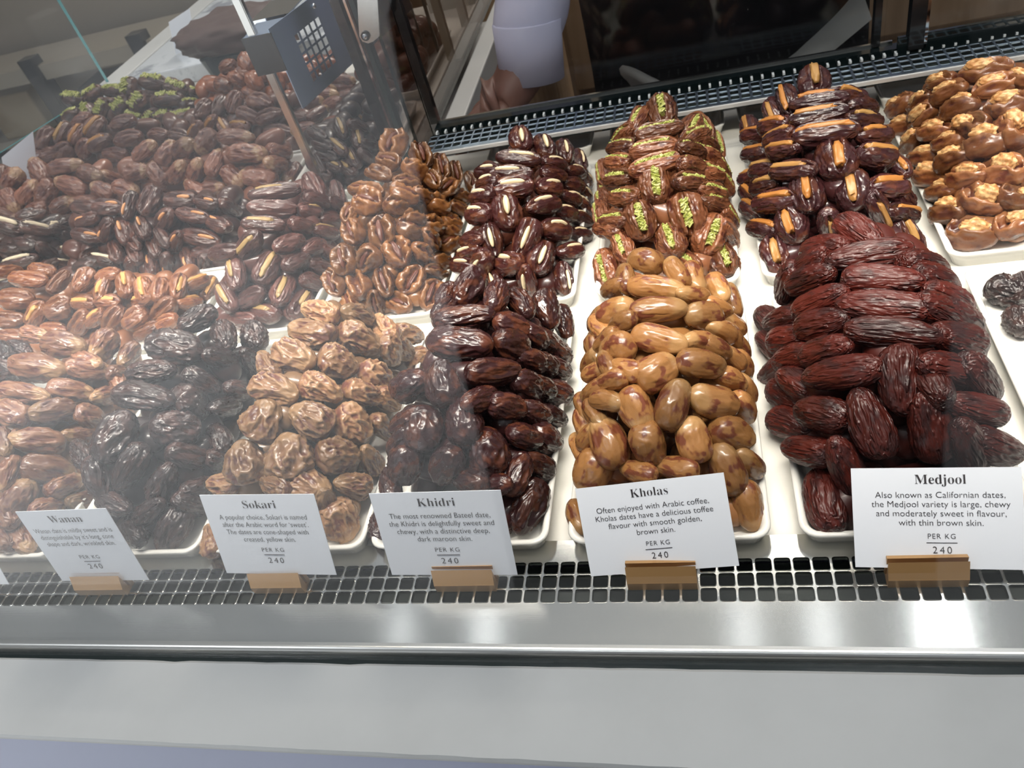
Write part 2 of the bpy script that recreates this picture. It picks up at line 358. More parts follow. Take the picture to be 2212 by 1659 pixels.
# perforated steel strip: square rounded holes with a raised bright rim
def perforated(name, x0, nx, y0, ny, px, py, hx, hy, z, ymin, ymax, mat, rim=0.0005, depth=0.002):
    b = bmesh.new()
    hp = rrect(hx / 2, hy / 2, min(hx, hy) * 0.16, 2); hp2 = rrect(hx / 2 + 0.00045, hy / 2 + 0.00045, min(hx, hy) * 0.18, 2)
    K = len(hp)
    outer_idx = []
    xs = [x0 + i * px for i in range(nx + 1)]
    ysl = [y0 + j * py for j in range(ny + 1)]
    grid = {}
    for i, x in enumerate(xs):
        for j, y in enumerate(ysl): grid[i, j] = b.verts.new((x, y, z))
    for i in range(nx):
        for j in range(ny):
            cx, cy = (xs[i] + xs[i + 1]) / 2, (ysl[j] + ysl[j + 1]) / 2
            r0 = [b.verts.new((cx + p[0], cy + p[1], z)) for p in hp2]
            r1 = [b.verts.new((cx + (p[0] + q[0]) / 2, cy + (p[1] + q[1]) / 2, z + rim)) for p, q in zip(hp, hp2)]
            r2 = [b.verts.new((cx + p[0], cy + p[1], z)) for p in hp]
            r3 = [b.verts.new((cx + p[0], cy + p[1], z - depth)) for p in hp]
            for A, B in ((r0, r1), (r1, r2), (r2, r3)):
                for k in range(K): b.faces.new((A[k], A[(k + 1) % K], B[(k + 1) % K], B[k]))
            corners = [grid[i + 1, j + 1], grid[i, j + 1], grid[i, j], grid[i + 1, j]]
            n = K // 4
            for q in range(4):
                seg = [r0[(q * n + t) % K] for t in range(n)]
                for t in range(n - 1): b.faces.new((corners[q], seg[t + 1], seg[t]))
                nxt = r0[((q + 1) * n) % K]
                b.faces.new((corners[q], corners[(q + 1) % 4], nxt, seg[-1]))
    for (ya, yb) in ((ymin, ysl[0]), (ysl[-1], ymax)):
        if abs(ya - yb) > 1e-6:
            b.faces.new([b.verts.new((x, y, z)) for x, y in ((xs[0], ya), (xs[-1], ya), (xs[-1], yb), (xs[0], yb))])
    bmesh.ops.recalc_face_normals(b, faces=b.faces[:])
    up = sum(f.normal.z for f in b.faces)
    if up < 0: bmesh.ops.reverse_faces(b, faces=b.faces[:])
    return obj(name, b, mat)


cpart(perforated('perforated_strip', -0.9005, 147, -0.0326, 3, 0.010, 0.0092, 0.0081, 0.0075, ST, -0.0575, 0.0100, STEEL, rim=0.0008))
# lip: rounded nose in front of the strip, then the dark gasket and the glass foot
b = bmesh.new()
pr = [(-0.0575, ST)] + [(-0.0595 - 0.0035 * math.sin(a), ST - 0.0035 + 0.0035 * math.cos(a)) for a in [i * PI / 2 / 6 for i in range(7)]] + [(-0.063, -0.03), (-0.0575, -0.03)]
loft(b, [[(x, y, z) for y, z in pr] for x in (-0.92, 0.62)])
cpart(smooth(obj('steel_lip', b, plain('polished_lip', (0.62, 0.62, 0.60), 0.28, 1.0)), False))
cpart(boxobj('gasket', -0.92, 0.62, -0.0689, -0.0631, -0.05, -0.0172, GASKET))
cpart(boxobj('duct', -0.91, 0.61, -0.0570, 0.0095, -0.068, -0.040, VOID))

# rear grille with its white lip, the door track behind it
GZ = 0.030
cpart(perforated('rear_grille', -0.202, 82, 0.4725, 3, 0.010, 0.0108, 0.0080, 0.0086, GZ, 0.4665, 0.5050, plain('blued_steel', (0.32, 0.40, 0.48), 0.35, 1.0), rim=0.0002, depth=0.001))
cpart(boxobj('grille_lip', -0.202, 0.62, 0.4640, 0.4665, GZ - 0.0035, GZ + 0.0006, plain('satin_white_steel', (0.72, 0.72, 0.70), 0.25, 0.3), bev=0.0006))
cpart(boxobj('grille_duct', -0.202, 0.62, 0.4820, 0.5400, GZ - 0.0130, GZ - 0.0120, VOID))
b = bmesh.new()
for i in range(82): box(b, -0.1995 + i * 0.01, -0.1975 + i * 0.01, 0.5165, 0.5225, GZ - 0.006, GZ - 0.002)
cpart(obj('grille_teeth', b, plain('white_teeth', (0.8, 0.85, 0.86), 0.3)))
cpart(boxobj('door_track', -0.202, 0.62, 0.5052, 0.5085, GZ - 0.012, GZ - 0.0005, TRACK))
cpart(boxobj('door_track', -0.202, 0.62, 0.5250, 0.5385, GZ - 0.012, GZ - 0.001, TRACK))
cpart(boxobj('door_rail', -0.202, 0.262, 0.5387, 0.5420, GZ - 0.012, GZ + 0.0010, STEEL))
cpart(boxobj('door_rail', 0.262, 0.62, 0.5180, 0.5215, GZ - 0.012, GZ + 0.0120, TRACK))


def pane(name, pts, th, nrm, mat, edge=None):
    """Sheet of glass: outline points on its front face, thickness th along nrm; the rim carries the edge material."""
    b = bmesh.new()
    n = Vector(nrm).normalized() * th
    f = [b.verts.new(p) for p in pts]; k = [b.verts.new(Vector(p) + n) for p in pts]
    b.faces.new(f); b.faces.new(k[::-1])
    m = len(pts)
    for i in range(m):
        q = b.faces.new((f[i], f[(i + 1) % m], k[(i + 1) % m], k[i])); q.material_index = 1
    bmesh.ops.recalc_face_normals(b, faces=b.faces[:])
    o = obj(name, b, mat); o.data.materials.append(edge or mat)
    return o


th8 = math.radians(8.5)
def fg(x, s): return (x, -0.0660 + s * math.sin(th8), -0.0165 + s * math.cos(th8))
tag(pane('front_glass', [fg(-0.92, 0), fg(0.62, 0), fg(0.62, 0.62), fg(-0.92, 0.62)], 0.005, (0, math.cos(th8), -math.sin(th8)), GLASS, GLASS),
    'clear leaning glass pane along the front of the display case', 'glass pane')
# rear sliding doors
d1 = tag(empty('sliding_door', (0.03, 0.541, GZ)), 'clear sliding glass door in front of the black apron', 'door')
def dpart(o, d):
    o.parent = d; o.matrix_parent_inverse = Matrix.Translation(-Vector(d.location)); return o
dpart(pane('glass', [(-0.199, 0.5395, GZ), (0.255, 0.5395, GZ), (0.255, 0.5395, 0.62), (-0.199, 0.5395, 0.62)], 0.004, (0, 1, 0), DOORGLASS), d1)
dpart(boxobj('stile', -0.2085, -0.1995, 0.536, 0.546, GZ, 0.62, DARKSTEEL), d1)
dpart(boxobj('stile', 0.2440, 0.2500, 0.534, 0.546, GZ, 0.62, DARKSTEEL), d1)
d2 = tag(empty('sliding_door', (0.45, 0.523, GZ)), 'clear sliding glass door right of the dark upright bars', 'door')
dpart(pane('glass', [(0.285, 0.5215, GZ), (0.62, 0.5215, GZ), (0.62, 0.5215, 0.62), (0.285, 0.5215, 0.62)], 0.004, (0, 1, 0), DOORGLASS), d2)
dpart(boxobj('stile', 0.2705, 0.2835, 0.514, 0.527, GZ, 0.62, DARKSTEEL), d2)
dpart(boxobj('trim_strip', 0.2835, 0.2865, 0.516, 0.525, GZ, 0.62, CHROME), d2)
# dark corner uprights left of the doors and the smoked side glass
for x, y, wd, m, nm in ((-0.2615, 0.532, 0.010, DARKSTEEL, 'corner_upright'), (-0.2500, 0.531, 0.004, CHROME, 'corner_trim'), (-0.2350, 0.510, 0.005, GASKET, 'corner_upright')):
    cpart(boxobj(nm, x - wd / 2, x + wd / 2, y - 0.006, y + 0.006, SH, 0.62, m))
cpart(pane('side_glass', [(-0.238, 0.548, SH), (-0.238, 1.1, SH), (-0.238, 1.1, 0.62), (-0.238, 0.548, 0.62)], 0.004, (1, 0, 0), SMOKED, GASKET))
cpart(pane('side_glass', [(-0.2445, 0.513, 0.0), (-0.2115, 0.540, 0.0), (-0.2115, 0.540, 0.62), (-0.2445, 0.513, 0.62)], 0.003, (1, -1, 0), SMOKED, GASKET))
# left end of the case: white wall with a ledge, teal-edged end glass
cpart(boxobj('end_ledge', -0.945, -0.895, 0.98, 2.3, SH - 0.05, 0.012, COUNTER, bev=0.002))
cpart(boxobj('end_base', -0.945, -0.60, 1.125, 2.3, -0.9, SH - 0.002, COUNTER))
cpart(pane('end_glass', [tuple(U(232, 182, y=0.99)), tuple(U(232, 182, y=0.99) + np.array([0, 0, 0.45])), tuple(U(232, 182, y=0.99) + np.array([-0.25, -0.75, 0.45])), tuple(U(232, 182, y=0.99) + np.array([-0.25, -0.75, 0]))], 0.006, (1, 0, 0), GLASS, TEAL))

# support post with its steel guard plate, in the middle of the left trays
PX, PY = -0.3235, 0.4605
post = tag(empty('support_post', (PX, PY, SH)), 'slim steel post with polished perforated guard plate among the left trays', 'post')
def ppart(o):
    o.parent = post; o.matrix_parent_inverse = Matrix.Translation((-PX, -PY, -SH)); return o
b = bmesh.new(); box(b, PX - 0.0042, PX + 0.0042, PY - 0.0035, PY + 0.0035, SH, 0.62); bmesh.ops.bevel(b, geom=b.edges[:], offset=0.0008, segments=2, affect='EDGES')
ppart(obj('upright', b, STEEL))
# guard plate: vertical, running back and to the right, with a window of 5 x 5 square holes
A0 = Vector(U(655, 235, y=0.455)); dv = Vector((0.2377, 0.9713, 0)); up = Vector((0, 0, 1)); nv = Vector((0.9713, -0.2377, 0))
PH = 0.079; PLn = 0.250
b = bmesh.new()
def pp(s, t, d=0): return A0 + dv * s + up * t + nv * d
ws0, wt0, wst, wn5 = 0.030, 0.012, 0.0098, 5
xs_ = [0.0] + [ws0 + i * wst for i in range(wn5 + 1)] + [PLn]; ts_ = [0.0] + [wt0 + i * wst for i in range(wn5 + 1)] + [PH]
hole = lambda i, j: 1 <= i <= wn5 and 1 <= j <= wn5
bar = 0.0009
for i in range(len(xs_) - 1):
    for j in range(len(ts_) - 1):
        s0, s1, t0, t1 = xs_[i], xs_[i + 1], ts_[j], ts_[j + 1]
        for d in (0, -0.0012):
            if not hole(i, j):
                b.faces.new([b.verts.new(pp(*q, d)) for q in ((s0, t0), (s1, t0), (s1, t1), (s0, t1))])
            else:
                for q in (((s0, t0), (s1, t0), (s1 - bar, t0 + bar), (s0 + bar, t0 + bar)), ((s1, t0), (s1, t1), (s1 - bar, t1 - bar), (s1 - bar, t0 + bar)),
                          ((s1, t1), (s0, t1), (s0 + bar, t1 - bar), (s1 - bar, t1 - bar)), ((s0, t1), (s0, t0), (s0 + bar, t0 + bar), (s0 + bar, t1 - bar))):
                    b.faces.new([b.verts.new(pp(*z, d)) for z in q])
for q in (((0, 0), (PLn, 0)), ((PLn, 0), (PLn, PH)), ((PLn, PH), (0, PH)), ((0, PH), (0, 0))):
    b.faces.new([b.verts.new(pp(*q[0], 0)), b.verts.new(pp(*q[1], 0)), b.verts.new(pp(*q[1], -0.0012)), b.verts.new(pp(*q[0], -0.0012))])
bmesh.ops.remove_doubles(b, verts=b.verts[:], dist=1e-5)
bmesh.ops.recalc_face_normals(b, faces=b.faces[:])
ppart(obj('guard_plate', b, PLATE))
# channel at the plate's front end: open folded sheet
q0, q1, q2 = Vector(U(585, 70, y=0.456)), Vector(U(525, 92, y=0.456)), Vector(U(560, 172, y=0.456))
hgt = q1.z - q2.z; wch = q0.x - q1.x
b = bmesh.new()
ox, oy, oz = q1.x, q0.y, q0.z - hgt
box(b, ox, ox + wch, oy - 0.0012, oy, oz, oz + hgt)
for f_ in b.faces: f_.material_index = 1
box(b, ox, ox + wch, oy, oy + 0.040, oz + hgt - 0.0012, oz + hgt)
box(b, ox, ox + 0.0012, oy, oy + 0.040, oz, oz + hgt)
q_ = ppart(obj('channel_cover', b, PLATE)); q_.data.materials.append(DARKREFLECT)
b = bmesh.new(); box(b, ox - 0.012, ox + wch, oy + 0.05, oy + 0.0512, oz + 0.01, oz + hgt); box(b, ox - 0.012, ox + wch, oy + 0.0512, oy + 0.11, oz + hgt - 0.0012, oz + hgt)
ppart(obj('channel_cover', b, CHROME))
bS = bmesh.new()
bmesh.ops.create_uvsphere(bS, u_segments=10, v_segments=6, radius=0.0028, matrix=Matrix.Translation(pp(0.075, 0.071, 0.0008)))
ppart(smooth(obj('screw', bS, CHROME)))
# hinge bracket, right of the plate
hb = tag(empty('hinge_bracket', tuple(U(800, 70, y=0.500))), 'grey rounded hinge bracket with a screw beside the guard plate', 'hinge')
hc = Vector(hb.location); hy = 0.500
pxs = [(768, -60), (812, -60), (820, 78), (806, 90), (795, 94), (783, 90), (776, 78), (775, 60)]
b = bmesh.new()
fr_ = [b.verts.new(Vector(U(x, y, y=hy)) - hc) for x, y in pxs]; bk = [b.verts.new(v.co + Vector((0, 0.004, 0))) for v in fr_]
b.faces.new(fr_); b.faces.new(bk[::-1])
for i in range(len(pxs)): b.faces.new((fr_[i], fr_[(i + 1) % len(pxs)], bk[(i + 1) % len(pxs)], bk[i]))
bmesh.ops.recalc_face_normals(b, faces=b.faces[:])
obj('bracket_arm', b, STEEL, hb)
b = bmesh.new(); sc_ = Vector(U(790, 77, y=hy)) - hc
bmesh.ops.create_cone(b, cap_ends=True, segments=16, radius1=0.0045, radius2=0.0045, depth=0.002, matrix=Matrix.Translation(sc_ + Vector((0, -0.001, 0))) @ Matrix.Rotation(PI / 2, 4, 'X'))
obj('washer', b, DARKSTEEL, hb)
b = bmesh.new(); bmesh.ops.create_uvsphere(b, u_segments=12, v_segments=8, radius=0.003, matrix=Matrix.Translation(sc_ + Vector((0, -0.002, 0))))
smooth(obj('screw', b, CHROME, hb))


# ------------------------------------------------------------------ trays
def tray_mesh(wx, wy):
    b = bmesh.new()
    def lp(i, z, r): return [(x, y, z) for x, y in rrect(wx / 2 - i, wy / 2 - i, max(0.002, r - i * 0.6), 5)]
    R = 0.010
    loft(b, [lp(0.005, SH, R), lp(0.0015, -0.004, R), lp(0, -0.0012, R), lp(0.0006, -0.0002, R), lp(0.002, 0, R), lp(0.0036, -0.0006, R), lp(0.005, -0.003, R), lp(0.0075, -0.0098, R), lp(0.0095, -0.011, R)])
    me = bpy.data.meshes.new('serving_tray'); b.to_mesh(me); b.free(); me.materials.append(CERAMIC)
    me.polygons.foreach_set('use_smooth', [len(p.vertices) == 4 for p in me.polygons])
    return me


TM = {(0.115, 0.220): tray_mesh(0.115, 0.220), (0.232, 0.112): tray_mesh(0.232, 0.112), (0.115, 0.052): tray_mesh(0.115, 0.052)}


def tray(x0, x1, y0, y1, label, size=(0.115, 0.220)):
    o = obj('serving_tray', TM[size], None, None, ((x0 + x1) / 2, (y0 + y1) / 2, 0))
    o.scale = ((x1 - x0) / size[0], (y1 - y0) / size[1], 1)
    tag(o, label, 'tray', 'white ceramic trays in the display case')


# ------------------------------------------------------------------ date shapes
def nv3(x, y, z): return noise.noise((x, y, z))


_ico = None


def ico(level):
    b = bmesh.new(); bmesh.ops.create_icosphere(b, subdivisions=level, radius=1.0)
    v = np.array([x.co[:] for x in b.verts]); f = [[q.index for q in p.verts] for p in b.faces]; b.free()
    return v, f


ICO = {k: ico(k) for k in (2, 3, 4, 5)}


def date_mesh(shape, seed, mat, level=4):
    """A date about two units long, wide and high, long axis X, filling side +Z."""
    v, f = ICO[level]
    rs = random.Random(seed)
    o1 = Vector((rs.uniform(-50, 50), rs.uniform(-50, 50), rs.uniform(-50, 50)))
    o2 = Vector((rs.uniform(-50, 50), rs.uniform(-50, 50), rs.uniform(-50, 50)))
    bend = rs.uniform(-0.12, 0.12)
    taper = {'cone': 0.30, 'long': 0.10, 'crease': 0.14, 'smooth': 0.10, 'plump': 0.12}.get(shape, 0.08) * rs.uniform(0.6, 1.3)
    ridge = {'cone': 0.34, 'long': 0.11, 'crease': 0.27, 'smooth': 0.07, 'plump': 0.20, 'slit': 0.17, 'torn': 0.13}[shape]
    dent = {'cone': 0.15, 'long': 0.07, 'crease': 0.12, 'smooth': 0.08, 'plump': 0.10, 'slit': 0.10, 'torn': 0.17}[shape]
    sx, sy = {'long': (0.8, 3.0)}.get(shape, (0.9, 1.7))
    gshift = rs.uniform(-.14, .14)
    groove = {'slit': 0.28, 'torn': 0.46}.get(shape, 0)
    fq = {'long': 1.3, 'smooth': 0.75, 'cone': 0.95, 'crease': 1.1}.get(shape, 0.95) * rs.uniform(0.85, 1.2)
    out = []
    for x, y, z in v:
        r = math.sqrt(max(0.0, 1 - x * x))
        ex = 2.5
        pr_ = (1 - abs(x) ** ex) ** (1 / 2.2) if abs(x) < 1 else 0.0
        k = pr_ / r if r > 1e-4 else 1.0
        yy, zz = y * k, z * k
        p = Vector((x * sx, y * sy, z * sy))
        n3 = nv3(*(Vector((x, y, z)) * 0.9 + o2)); n2 = nv3(*(p * 2.2 + o2)) * 0.35
        wp = p + Vector((0, n2, n2)) * 0.8
        dv_, _pt = noise.voronoi(wp * fq + o1)
        c1 = min(1.0, (dv_[1] - dv_[0]) * 1.7)
        dv2, _pt = noise.voronoi(wp * fq * 2.3 + o2)
        c2 = min(1.0, (dv2[1] - dv2[0]) * 1.7)
        fd = min(1.0, r * 2.0)
        d = 1 + fd * (ridge * (0.45 - c1 ** 0.7) + ridge * 0.42 * (0.45 - c2 ** 0.7)) + dent * n3 * 1.6
        t = 1 - taper * x
        yy *= d * t; zz *= d * t
        xx = x * (1 + 0.05 * n3)
        if x < -0.93: xx += 0.06 * (1 - r / 0.36)          # calyx dimple
        if groove and z > 0:
            wv = groove * math.sqrt(max(0.0, 1 - (x / 0.92) ** 2)) if abs(x) < 0.92 else 0.0
            yo = 0.0
            if shape == 'torn':
                wv *= 1 + 0.6 * nv3(x * 3 + o2.x, o2.y, 0.0)
                yo = 0.26 * nv3(x * 2.2 + o1.x, o1.y, 0.0) + gshift
            if wv > 0.02:
                q = abs(y - yo) / wv
                if q < 1: zz -= (0.75 if shape == 'torn' else 0.5) * (1 - q ** 2) * min(1, wv * 5)
                elif q < 1.8:
                    e = 1 - abs(q - 1.35) / 0.45
                    zz += (0.16 if shape == 'torn' else 0.06) * max(0, e) * min(1, wv * 4)
                    if shape == 'torn': yy += math.copysign(0.10 * max(0, e), y - yo); zz += 0.16 * max(0, e) * nv3(x * 6 + o1.z, y * 3, 1.0)
        zz += bend * (x * x - 0.4)
        out.append((xx, yy, zz))
    me = bpy.data.meshes.new('date'); me.from_pydata(out, [], f); me.materials.append(mat)
    me.polygons.foreach_set('use_smooth', [True] * len(me.polygons)); me.update()
    return me


def lump(seed, sx, sy, sz, amp, freq, mat, level=3, pw=1.0, loc=(0, 0, 0)):
    v, f = ICO[level]
    rs = random.Random(seed); o = Vector((rs.uniform(-50, 50), rs.uniform(-50, 50), rs.uniform(-50, 50)))
    out = []
    for x, y, z in v:
        d = 1 + amp * noise.noise(Vector((x, y, z)) * freq + o)
        c = [math.copysign(abs(t) ** pw, t) for t in (x, y, z)]
        out.append((c[0] * sx * d + loc[0], c[1] * sy * d + loc[1], c[2] * sz * d + loc[2]))
    me = bpy.data.meshes.new('filling'); me.from_pydata(out, [], f); me.materials.append(mat)
    me.polygons.foreach_set('use_smooth', [True] * len(me.polygons)); me.update()
    return me


def pist_mesh(seed):
    rs = random.Random(seed); b = bmesh.new()
    xl, xr = -0.74 + rs.uniform(0, .2), 0.74 - rs.uniform(0, .2)
    box(b, xl, xr, -0.13, 0.13, 0.30, 0.72)
    n = 20
    for i in range(n):
        x = xl + (xr - xl) * (i + 0.5) / n; e = math.sqrt(max(0.02, 1 - (x / 0.86) ** 2))
        for y in (-0.09, 0.09):
            M = Matrix.Translation((x + rs.uniform(-.02, .02), y * e + rs.uniform(-.05, .05), 0.56 + 0.30 * e + rs.uniform(-.10, .06))) @ Matrix.Rotation(rs.uniform(-.7, .7), 4, 'Z') @ Matrix.Rotation(rs.uniform(-.6, .6), 4, 'X') @ Matrix.Rotation(rs.uniform(-.6, .6), 4, 'Y')
            box(b, -rs.uniform(.022, .04), rs.uniform(.022, .04), -rs.uniform(.09, .17), rs.uniform(.09, .17), -.1, rs.uniform(.04, .11), M)
    bmesh.ops.recalc_face_normals(b, faces=b.faces[:])
    me = bpy.data.meshes.new('pistachio_filling'); b.to_mesh(me); b.free(); me.materials.append(PIST)
    return me


def pecan_mesh(seed):
    v, f = ICO[3]; rs = random.Random(seed); o = rs.uniform(-50, 50); out = []
    for x, y, z in v:
        g = 1 - 0.35 * math.exp(-(y / 0.22) ** 2) + 0.10 * math.sin(x * 22 + o) * (0.4 + abs(y)) + 0.12 * noise.noise((x * 4 + o, y * 4, z * 4))
        out.append((x * 0.66, y * 0.22 * g, 0.50 + z * 0.36 * g))
    me = bpy.data.meshes.new('pecan'); me.from_pydata(out, [], f); me.materials.append(PECAN)
    me.polygons.foreach_set('use_smooth', [True] * len(me.polygons)); me.update()
    return me


FILL = {}
for s in range(4):
    FILL.setdefault('pistachio_filling', []).append(pist_mesh(s))
    FILL.setdefault('almond', []).append(lump(s, 0.54, 0.20, 0.34, 0.10, 1.6, ALMOND, 3, 1, (0.2 * (s - 1.5) * 0.5, 0, 0.76)))
    FILL.setdefault('roasted_almond', []).append(lump(s, 0.40, 0.20, 0.32, 0.14, 1.8, ROAST, 3, 1, (0.38, 0, 0.66)))
    FILL.setdefault('peel_strip', []).append(lump(s, 0.80 - 0.08 * s, 0.26, 0.40, 0.30, 2.2, PEEL, 3, 0.55, (0.05 * s, 0, 0.66)))
    FILL.setdefault('orange_peel', []).append(lump(s, 0.76 - 0.10 * s, 0.26, 0.40, 0.32, 2.2, ORPEEL, 3, 0.6, (0.06 * s, 0, 0.62)))
    FILL.setdefault('lemon_peel', []).append(lump(s, 0.78 - 0.10 * s, 0.26, 0.38, 0.32, 2.6, LEPEEL, 3, 0.6, (0.06 * s, 0, 0.62)))
    FILL.setdefault('coconut_filling', []).append(lump(s, 0.70, 0.20, 0.36, 0.4, 5, COCO, 3, 0.7, (0, 0, 0.75)))
    FILL.setdefault('pecan', []).append(pecan_mesh(s))
    FILL.setdefault('nut', []).append(lump(s, 0.50 + 0.04 * s, 0.52, 0.58, 0.28, 3.0, NUT, 4, 1, (0.2 - 0.12 * s, 0, 0.72)))
MESH = {k: [date_mesh(d['shape'], i * 13 + sum(map(ord, k)), d['mat'], 5 if k in ('khidri', 'kholas', 'medjool', 'sokari', 'wanan', 'pistachio', 'apricot') else 4) for i in range(6 if d['fill'] else 8)] for k, d in KIND.items()}
LOW = {k: date_mesh('smooth', 5, d['mat'], 3) for k, d in KIND.items()}


# ------------------------------------------------------------------ heaps
def bell(t): t = min(1, max(0, t)); return 1 - (1 - t) ** 2


def heap_fn(x0, x1, y0, y1, H, front, back, side='ridge'):
    """Height of a heap of dates over its tray."""
    xc, hw = (x0 + x1) / 2, (x1 - x0) / 2
    def f(x, y):
        s = abs((x - xc) / hw)
        if s >= 1 or y <= y0 or y >= y1: return -0.02
        c = (1 - s ** 2.6) ** 0.75 if side == 'ridge' else (1 - s ** 16)
        return -0.010 + (H + 0.010) * c * bell((y - y0) / front) * bell((y1 - y) / back)
    return f


def strike(f, px, py):
    """Where the sight line through a pixel meets the heap (or passes it closest)."""
    D = ray(px, py); D = D / np.linalg.norm(D)
    t0 = (0.13 - CAM[2]) / D[2]; t1 = (-0.012 - CAM[2]) / D[2]
    best, bt = 1e9, None
    t = t0
    while t < t1:
        p = CAM + D * t; fz = f(p[0], p[1]); g = p[2] - fz
        if fz > -0.008 and g <= 0: return p
        if fz > -0.015 and g < best: best, bt = g, p
        t += 0.001
    return bt if bt is not None else CAM + D * ((0.02 - CAM[2]) / D[2])


ORD = ['zeroth', 'first', 'second', 'third', 'fourth', 'fifth', 'sixth', 'seventh', 'eighth', 'ninth', 'tenth', 'eleventh', 'twelfth', 'thirteenth', 'fourteenth', 'fifteenth', 'sixteenth', 'seventeenth', 'eighteenth', 'nineteenth', 'twentieth']
HEAPS = []


def heap(kd, desc, where, box_, H, front, back, crop, data, side='ridge', fillall=True, group=None, core=0):
    """data rows: x, y, angle, length, width in the crop (ox, oy, scale) [, 1 = filled]."""
    f = heap_fn(*box_, H, front, back, side)
    ox, oy, sc = crop
    rows = []
    for r_ in data:
        rows.append((ox + r_[0] / sc, oy + r_[1] / sc, r_[2], r_[3] / sc, r_[4] / sc, (r_[5] if len(r_) > 5 else 0) or fillall))
    HEAPS.append(dict(kd=kd, desc=desc, where=where, f=f, rows=rows, box=box_, H=H, front=front, back=back, side=side, group=group, core=core))


def r_skip(px, py, big): return big or noise.noise((px * 0.37, py * 0.53, 0.0)) > -0.28


